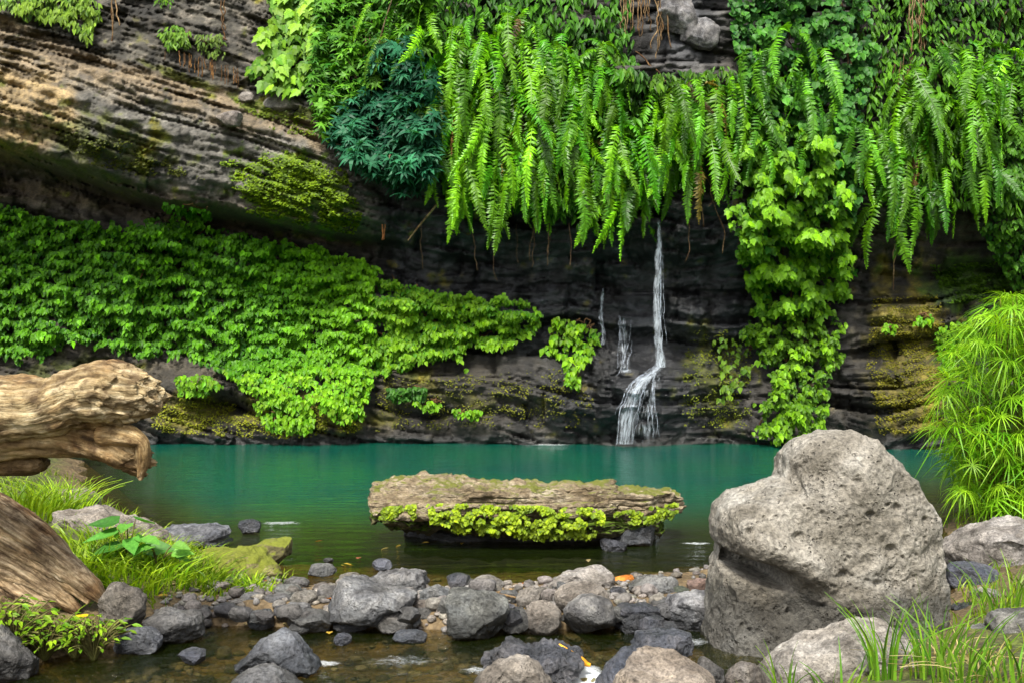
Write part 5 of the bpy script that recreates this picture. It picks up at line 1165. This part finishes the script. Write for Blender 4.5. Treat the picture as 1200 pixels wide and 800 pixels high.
def foam(u, v, ru, rv, label, k=.62, z=None, seed=0, lift=.006):
    d = on_level(v, 0 if v < 733 else -.06); x0, y0 = (u - 600) / F * d, d; rx = ru * d / F
    ry = (on_level(v - rv, 0 if v < 733 else -.06) - on_level(v + rv, 0 if v < 733 else -.06)) / 2
    n = 26; a = np.linspace(-1, 1, n); A, Bq = np.meshgrid(a, a, indexing='ij')
    x, y = x0 + A * rx, y0 + Bq * ry
    zz = water_z(x, y) + lift + .012 * fbm(np.stack([x * 14, y * 14, 0 * x + seed], -1), 3, seed)
    w = k * np.clip(1 - np.hypot(A, Bq) ** 2, 0, 1)
    org = np.array([x0, y0, float(water_z(x0, y0))])
    link('foam', mesh('foam', np.stack([x, y, zz], -1).reshape(-1, 3) - org, grid_faces(n, n), np.repeat(w.reshape(-1, 1), 3, 1), True, M_FOAM), None, label, 'foam', kind='stuff', loc=org)
foam(742, 520, 60, 3.6, 'white splash where the waterfall meets the pool', .75, seed=1)
foam(640, 521, 50, 1.6, 'thin bright line of foam along the rock foot', .5, seed=2)
foam(330, 613, 34, 3, 'ripple of foam around the small dark stone in the pool', .52, seed=3)
foam(815, 637, 26, 2, 'pale streak of foam beside the slab rock', .6, seed=4)
foam(676, 794, 46, 22, 'white foaming water spilling between the stones', 1.05, seed=5)
foam(600, 792, 44, 12, 'broken foam streaks drifting below the black wet rock', .55, seed=15)
foam(470, 775, 70, 12, 'faint bright riffles in the middle of the stream', .38, seed=16)
foam(382, 778, 26, 5, 'small foam trail behind the pointed stone', .6, seed=6)
foam(560, 786, 30, 7, 'pale ripples in front of the black wet rock', .5, seed=7)
foam(815, 752, 22, 8, 'rippling white water beside the great boulder', .5, seed=8)

# ------------------------------------------------------------------ plants on the banks
def grass(name, label, cat, base, n, h, spread, seed, c0, c1, lean=.5, width=.012, parts=False, group=None, kind=None):
    rg = np.random.default_rng(seed); B = Bag(); root = link(name, None, None, label, cat, group, None, base); m = 7; s = np.linspace(0, 1, m)
    zz_ = [None]
    for i in range(n):
        a = rg.uniform(0, 6.28); r0 = spread * np.sqrt(rg.uniform()); hh = h * rg.uniform(.5, 1.15); ln = lean * rg.uniform(.3, 1.3) * hh
        p = np.stack([r0 * np.cos(a) + ln * np.cos(a + rg.normal(0, .6)) * s ** 2, r0 * np.sin(a) + ln * np.sin(a + rg.normal(0, .6)) * s ** 2, hh * (s - .35 * lean * s ** 2.5) - .02], -1)
        gx, gy = base[0] + p[0, 0], base[1] + p[0, 1]; p[:, 2] += float(ground_z(gx, gy)) - base[2]
        f = rg.uniform(0, 6.28); sd = np.array([np.cos(f), np.sin(f), 0]); w = width * rg.uniform(.6, 1.2) * (1 - s ** 2) + .0008
        V = np.concatenate([p - sd * w[:, None] / 2, p + sd * w[:, None] / 2 + np.array([0, 0, .002])]); k = np.arange(m - 1)
        q = np.stack([k, k + m, k + m + 1, k + 1], 1); kk = rg.uniform(); c = (np.array(c0) * (1 - kk) + np.array(c1) * kk) * rg.uniform(.75, 1.25)
        if parts: link('blade', mesh('blade', V, q, np.tile(c, (len(V), 1)), True, M_GRASS), root)
        else: B.add(V, q, c)
    if not parts: link('blades', B.build('blades', M_GRASS), root, kind='stuff')
    return root
def gbase(u, v, z=.1):
    for _ in range(6):
        d = on_level(v, z); x, y = (u - 600) / F * d, d; z = float(ground_z(x, y))
    return (x, y, z)
GA, GB = (.06, .20, .012), (.22, .38, .03)
for k, (u, v, n, h, sp_, lb) in enumerate([
    (1040, 796, 26, .42, .07, 'bright grass tuft in front of the ridged stone'), (1095, 792, 34, .46, .10, 'tall bright grass tuft against the great boulder'), (1130, 800, 34, .36, .12, 'dense grass tuft mixed with dry straw'),
    (920, 822, 12, .30, .05, 'few grass blades at the low end of the ridged stone'), (985, 826, 14, .26, .08, 'sparse grass blades in front of the ridged stone'), (1180, 718, 34, .34, .12, 'grass tuft on the bank below the pale rock'), (1150, 706, 16, .22, .06, 'small grass tuft between stream stones'), (1195, 800, 30, .25, .12, 'low yellowing grass at the bank corner')]):
    b_ = gbase(u, v, .05)
    grass('grass_tuft', lb, 'grass', b_, n, h, sp_, 500 + k, GA, GB, .45, .011, parts=True)
for k, (u, v, n, h, sp_, lb) in enumerate([
    (1165, 795, 60, .2, .2, 'bleached dry straw clump on the stream bank'), (1120, 770, 30, .18, .12, 'dry straw tangled under the tall grass tuft')]):
    grass('straw_clump', lb, 'straw', gbase(u, v, .05), n, h, sp_, 540 + k, (.3, .24, .09), (.5, .42, .2), 1.6, .007)
for k, (u, v, n, h, sp_, lb) in enumerate([
    (30, 600, 110, .36, .30, 'tall grass clump under the driftwood log'), (75, 600, 60, .4, .2, 'grass fringe beside the brownish boulder'), (95, 668, 110, .24, .22, 'grass growing beside the weathered root'), (150, 690, 170, .20, .28, 'bright yellow-green grass mat on the bank'), (210, 690, 130, .18, .22, 'grass mat in front of the mossy rock'), (262, 684, 70, .14, .16, 'short grass creeping over the mossy rock'), (300, 690, 45, .13, .10, 'short grass at the tip of the mossy rock'), (175, 655, 60, .18, .2, 'grass along the foot of the sloping ledge'), (120, 640, 70, .2, .2, 'grass between root and sloping ledge'), (240, 650, 30, .12, .12, 'tiny grass sprouts on top of the bank'), (285, 650, 20, .16, .06, 'thin grass sprig by the layered mossy stone')]):
    grass('grass_clump', lb, 'grass', gbase(u, v, .2), int(n * 2.6), h, sp_ * 1.25, 560 + k, (.10, .24, .006), (.32, .46, .015), .8, .013)
rg = np.random.default_rng(66); Bg = Bag(); m_ = 5; s_k = np.linspace(0, 1, m_)
for P_, n_, x0_, x1_ in ((LBANK, 9000, -6.5, -1.2), (RBANK, 7000, .9, 6.)):
    xs, ys = rg.uniform(x0_, x1_, n_), rg.uniform(4.2, 12, n_)
    kp = in_poly(xs, ys, P_) & (perlin(np.stack([xs * 1.2, ys * 1.2, 0 * xs + 3.], -1)) > -.12); xs, ys = xs[kp], ys[kp]; zs = ground_z(xs, ys)
    for x, y, z in zip(xs, ys, zs):
        a = rg.uniform(0, 6.28); hh = rg.uniform(.06, .17); ln = hh * rg.uniform(.3, 1.0)
        p = np.stack([x + ln * np.cos(a) * s_k ** 2, y + ln * np.sin(a) * s_k ** 2, z - .01 + hh * (s_k - .3 * s_k ** 2)], -1)
        sd = np.array([-np.sin(a + .8), np.cos(a + .8), 0]); w = .010 * (1 - s_k ** 2) + .0008
        V = np.concatenate([p - sd * w[:, None] / 2, p + sd * w[:, None] / 2]); k = np.arange(m_ - 1); kk = rg.uniform()
        Bg.add(V, np.stack([k, k + m_, k + m_ + 1, k + 1], 1), (np.array((.08, .18, .006)) * (1 - kk) + np.array((.28, .38, .015)) * kk) * rg.uniform(.7, 1.2))
link('short_grass', Bg.build('short_grass', M_GRASS), None, 'short green grass growing over both earthen banks', 'grass', kind='stuff')
# broad-leaved plant and weeds on the west bank
def herb(u, v, n, size, label, seed, T, key, c0, c1, h, name='herb', d=None, spread=.12):
    rg = np.random.default_rng(seed); base = np.array(gbase(u, v, .2))
    if d is not None: bx_ = (u - 600) / F * d; base = np.array([bx_, d, max(-.05, float(ground_z(bx_, d)))])
    root = link(name, None, None, label, 'plant', None, None, base); me = leaf_mesh(key, T)
    for i in range(n):
        a = 2 * np.pi * i / n * 2.4 + rg.uniform(-.3, .3); hh = h * rg.uniform(.4, 1.1); r = spread * rg.uniform(.2, 1)
        p = base + np.array([r * np.cos(a), r * np.sin(a), hh]); t = np.array([[np.cos(a), np.sin(a) - .2, rg.uniform(-.5, .15)]]); nn = np.array([[rg.normal(0, .2), -.5 + rg.normal(0, .2), 1.]])
        V, q, tt_, g = tube(np.array([[0, 0, -.02], (p - base) * .5 + [0, 0, .03], p - base]), np.array([.006, .005, .003]), 5, 10)
        st_ = link('stem', mesh('stem', V, [q, tt_], np.ones((len(V), 3)), True, M_STEM, g), root)
        k = rg.uniform(); o = link('leaf', me, st_, color=(np.array(c0) * (1 - k) + np.array(c1) * k)); place(o, p, frames(t, nn)[0], rg.uniform(*size), base)
herb(150, 682, 11, (.14, .22), 'broad-leaved green plant amid the bank grass', 601, heart(.62), 'broad', (.06, .22, .03), (.13, .34, .05), .26)
herb(185, 680, 7, (.10, .15), 'smaller broad-leaved plant beside the bank grass mat', 602, heart(.62), 'broad', (.08, .24, .03), (.16, .36, .05), .17)
for k, (u, v, n, lb) in enumerate([(15, 738, 60, 'leafy weed at the foot of the weathered root'), (52, 742, 70, 'yellow-green weed overhanging the stream edge'), (88, 735, 60, 'feathery weed beside the brown-grey rock'), (-15, 715, 40, 'weed growing out of the weathered root'), (110, 712, 40, 'small weed on the mossy bank below the root')]):
    herb(u, v, int(n * 1.7), (.035, .065), lb, 610 + k, T_LANCE, 'lance', (.08, .2, .008), (.24, .38, .012), .19, 'weed', spread=.20, d=5.12 + .04 * (k % 3))
# fallen leaves
rg = np.random.default_rng(8)
LEAFF = mesh('fallen_leaf', T_LANCE[0], T_LANCE[1], WHITE(T_LANCE), False, M_LEAF)
pts = [(u, v, None) for u, v in scatter([(240, 715), (330, 672), (430, 676), (600, 690), (700, 745), (560, 742), (330, 720), (180, 760), (150, 755)], 80, rg)]
pts += [(u, v, None) for u, v in scatter([(340, 640), (420, 600), (430, 650), (820, 655), (820, 685), (350, 670)], 9, rg)]
for (u, v, _) in pts:
    b_ = gbase(u, v, 0.); b_ = (b_[0], b_[1], max(b_[2], float(water_z(b_[0], b_[1]))) + .012)
    o = link('fallen_leaf', LEAFF, None, 'small dry fallen leaf on the gravel among the stones', 'leaf', 'fallen leaves on the gravel', None, b_, np.array([(.35, .12, .03), (.45, .3, .05), (.25, .09, .05), (.5, .4, .2)][rg.integers(4)]))
    s = rg.uniform(.04, .085); o.scale = (s * 1.6, s, s); o.rotation_euler = (rg.uniform(-.3, .3), rg.uniform(-.3, .3), rg.uniform(0, 6.28))
for (u, v, s, lb, c) in [(80, 752, .13, 'large yellow fallen leaf floating at the bank edge', (.75, .5, .02)), (104, 755, .09, 'smaller yellow fallen leaf beside the large one', (.7, .42, .02)), (466, 746, .10, 'yellow leaf caught on the flat wet stone', (.7, .5, .03)), (1072, 745, .10, 'pale yellow leaf between boulder and grass', (.6, .55, .05))]:
    dl = on_level(v, -.05); b_ = ((u - 600) / F * dl, dl, float(ground_z((u - 600) / F * dl, dl))); o = link('fallen_leaf', LEAFF, None, lb, 'leaf', None, None, (b_[0], b_[1], max(b_[2], -.06) + .025), c); o.scale = (s * 1.3, s, s); o.rotation_euler = (.25, .1, -1.2)

# ------------------------------------------------------------------ umbrella sedge on the east bank
WH = [(lambda T: mesh('leaf_whorl', T[0], T[1], WHITE(T), True, M_GRASS))(rosette(k + 3, .05, dr, .3)) for k, dr in ((15, .75), (18, .95), (13, .6), (16, 1.1))]
rg = np.random.default_rng(71); SB = np.array([4.45, 8.95, .12])
sedge = link('umbrella_sedge', None, None, 'tall bright green sedge clump with whorls of narrow drooping leaves', 'sedge', loc=SB)
stem_ = None
for i in range(620):
    v = 345 + 255 * rg.uniform() ** .9; lo = np.interp(v, [345, 380, 420, 480, 540, 580, 600], [1165, 1122, 1100, 1085, 1095, 1118, 1150])
    u = rg.uniform(lo + 12, 1290); d = 8.95 + rg.uniform(-.75, .75)
    p = at(np.array(u), np.array(v), np.array(d)) - SB
    k = rg.uniform(); c = np.array((.10, .30, .006)) * (1 - k) + np.array((.30, .52, .02)) * k
    if i % 4 == 0:
        q0 = np.array([p[0] * .25 + rg.normal(0, .12), p[1] * .3, 0]); mid = np.array([q0[0] * .5 + p[0] * .45, q0[1] * .5 + p[1] * .4, p[2] * .62])
        V, q, tt_, g = tube(np.array([q0, mid, p]), np.array([.010, .008, .005]), 5, 14)
        stem_ = link('stem', mesh('stem', V, [q, tt_], np.tile([1.3, 1.6, .8], (len(V), 1)), True, M_STEM, g), sedge)
    o = link('leaf_whorl', WH[rg.integers(4)], stem_, color=c); s = rg.uniform(.14, .24); o.scale = (s, s, s * 1.1); o.location = [float(x) for x in p]
    out_ = unit(p * np.array([1, 1, .3])); o.rotation_euler = (rg.normal(.25, .3), rg.normal(0, .3) + .35 * out_[0], rg.uniform(0, 6.28))

# moss on the slab: leafy liverwort tufts along its ledges
rg = np.random.default_rng(90)
def slab_moss(poly, n, d, seed, parts=40):
    n = int(n * 2.0); uv = scatter(poly, n, rg); u, v = uv.T
    nz = fbm(np.stack([u * .06, v * .09, 0 * u + seed], -1), 3, seed); k = nz + rg.normal(0, .1, n) > .06; u, v, nz = u[k], v[k], nz[k]; n = len(u)
    pos = at(u, v, d - .03 + rg.uniform(-.04, .02, n)); t, nn = hang_dirs(rg, n, .8, .6, .5, .7); s = rg.uniform(.014, .034, n)
    cols = hue(rg, n, (.05, .10, .004), (.26, .36, .008), np.clip(.45 + .9 * nz + rg.normal(0, .2, n), 0, 1)); base = np.array([0.1, 8.4, 0]) + np.array(LEDGES[0].location)
    link('moss', leaf_mass('moss', T_ROUND, pos, t, nn, s, cols, M_LEAF, base), LEDGES[0], kind='stuff', label='bright yellow-green leafy moss')
slab_moss([(440, 594), (486, 590), (486, 607), (440, 606)], 800, 7.80, 1)
slab_moss([(500, 588), (560, 590), (640, 592), (705, 594), (708, 612), (660, 622), (600, 624), (545, 620), (505, 610)], 2600, 7.78, 2)
slab_moss([(715, 600), (745, 596), (795, 588), (798, 602), (770, 612), (720, 612)], 800, 7.95, 3)
slab_moss([(520, 600), (560, 612), (690, 612), (700, 622), (640, 632), (600, 628), (530, 622)], 900, 7.84, 7)
slab_moss([(560, 615), (655, 612), (700, 625), (690, 630), (565, 626)], 600, 7.85, 4)
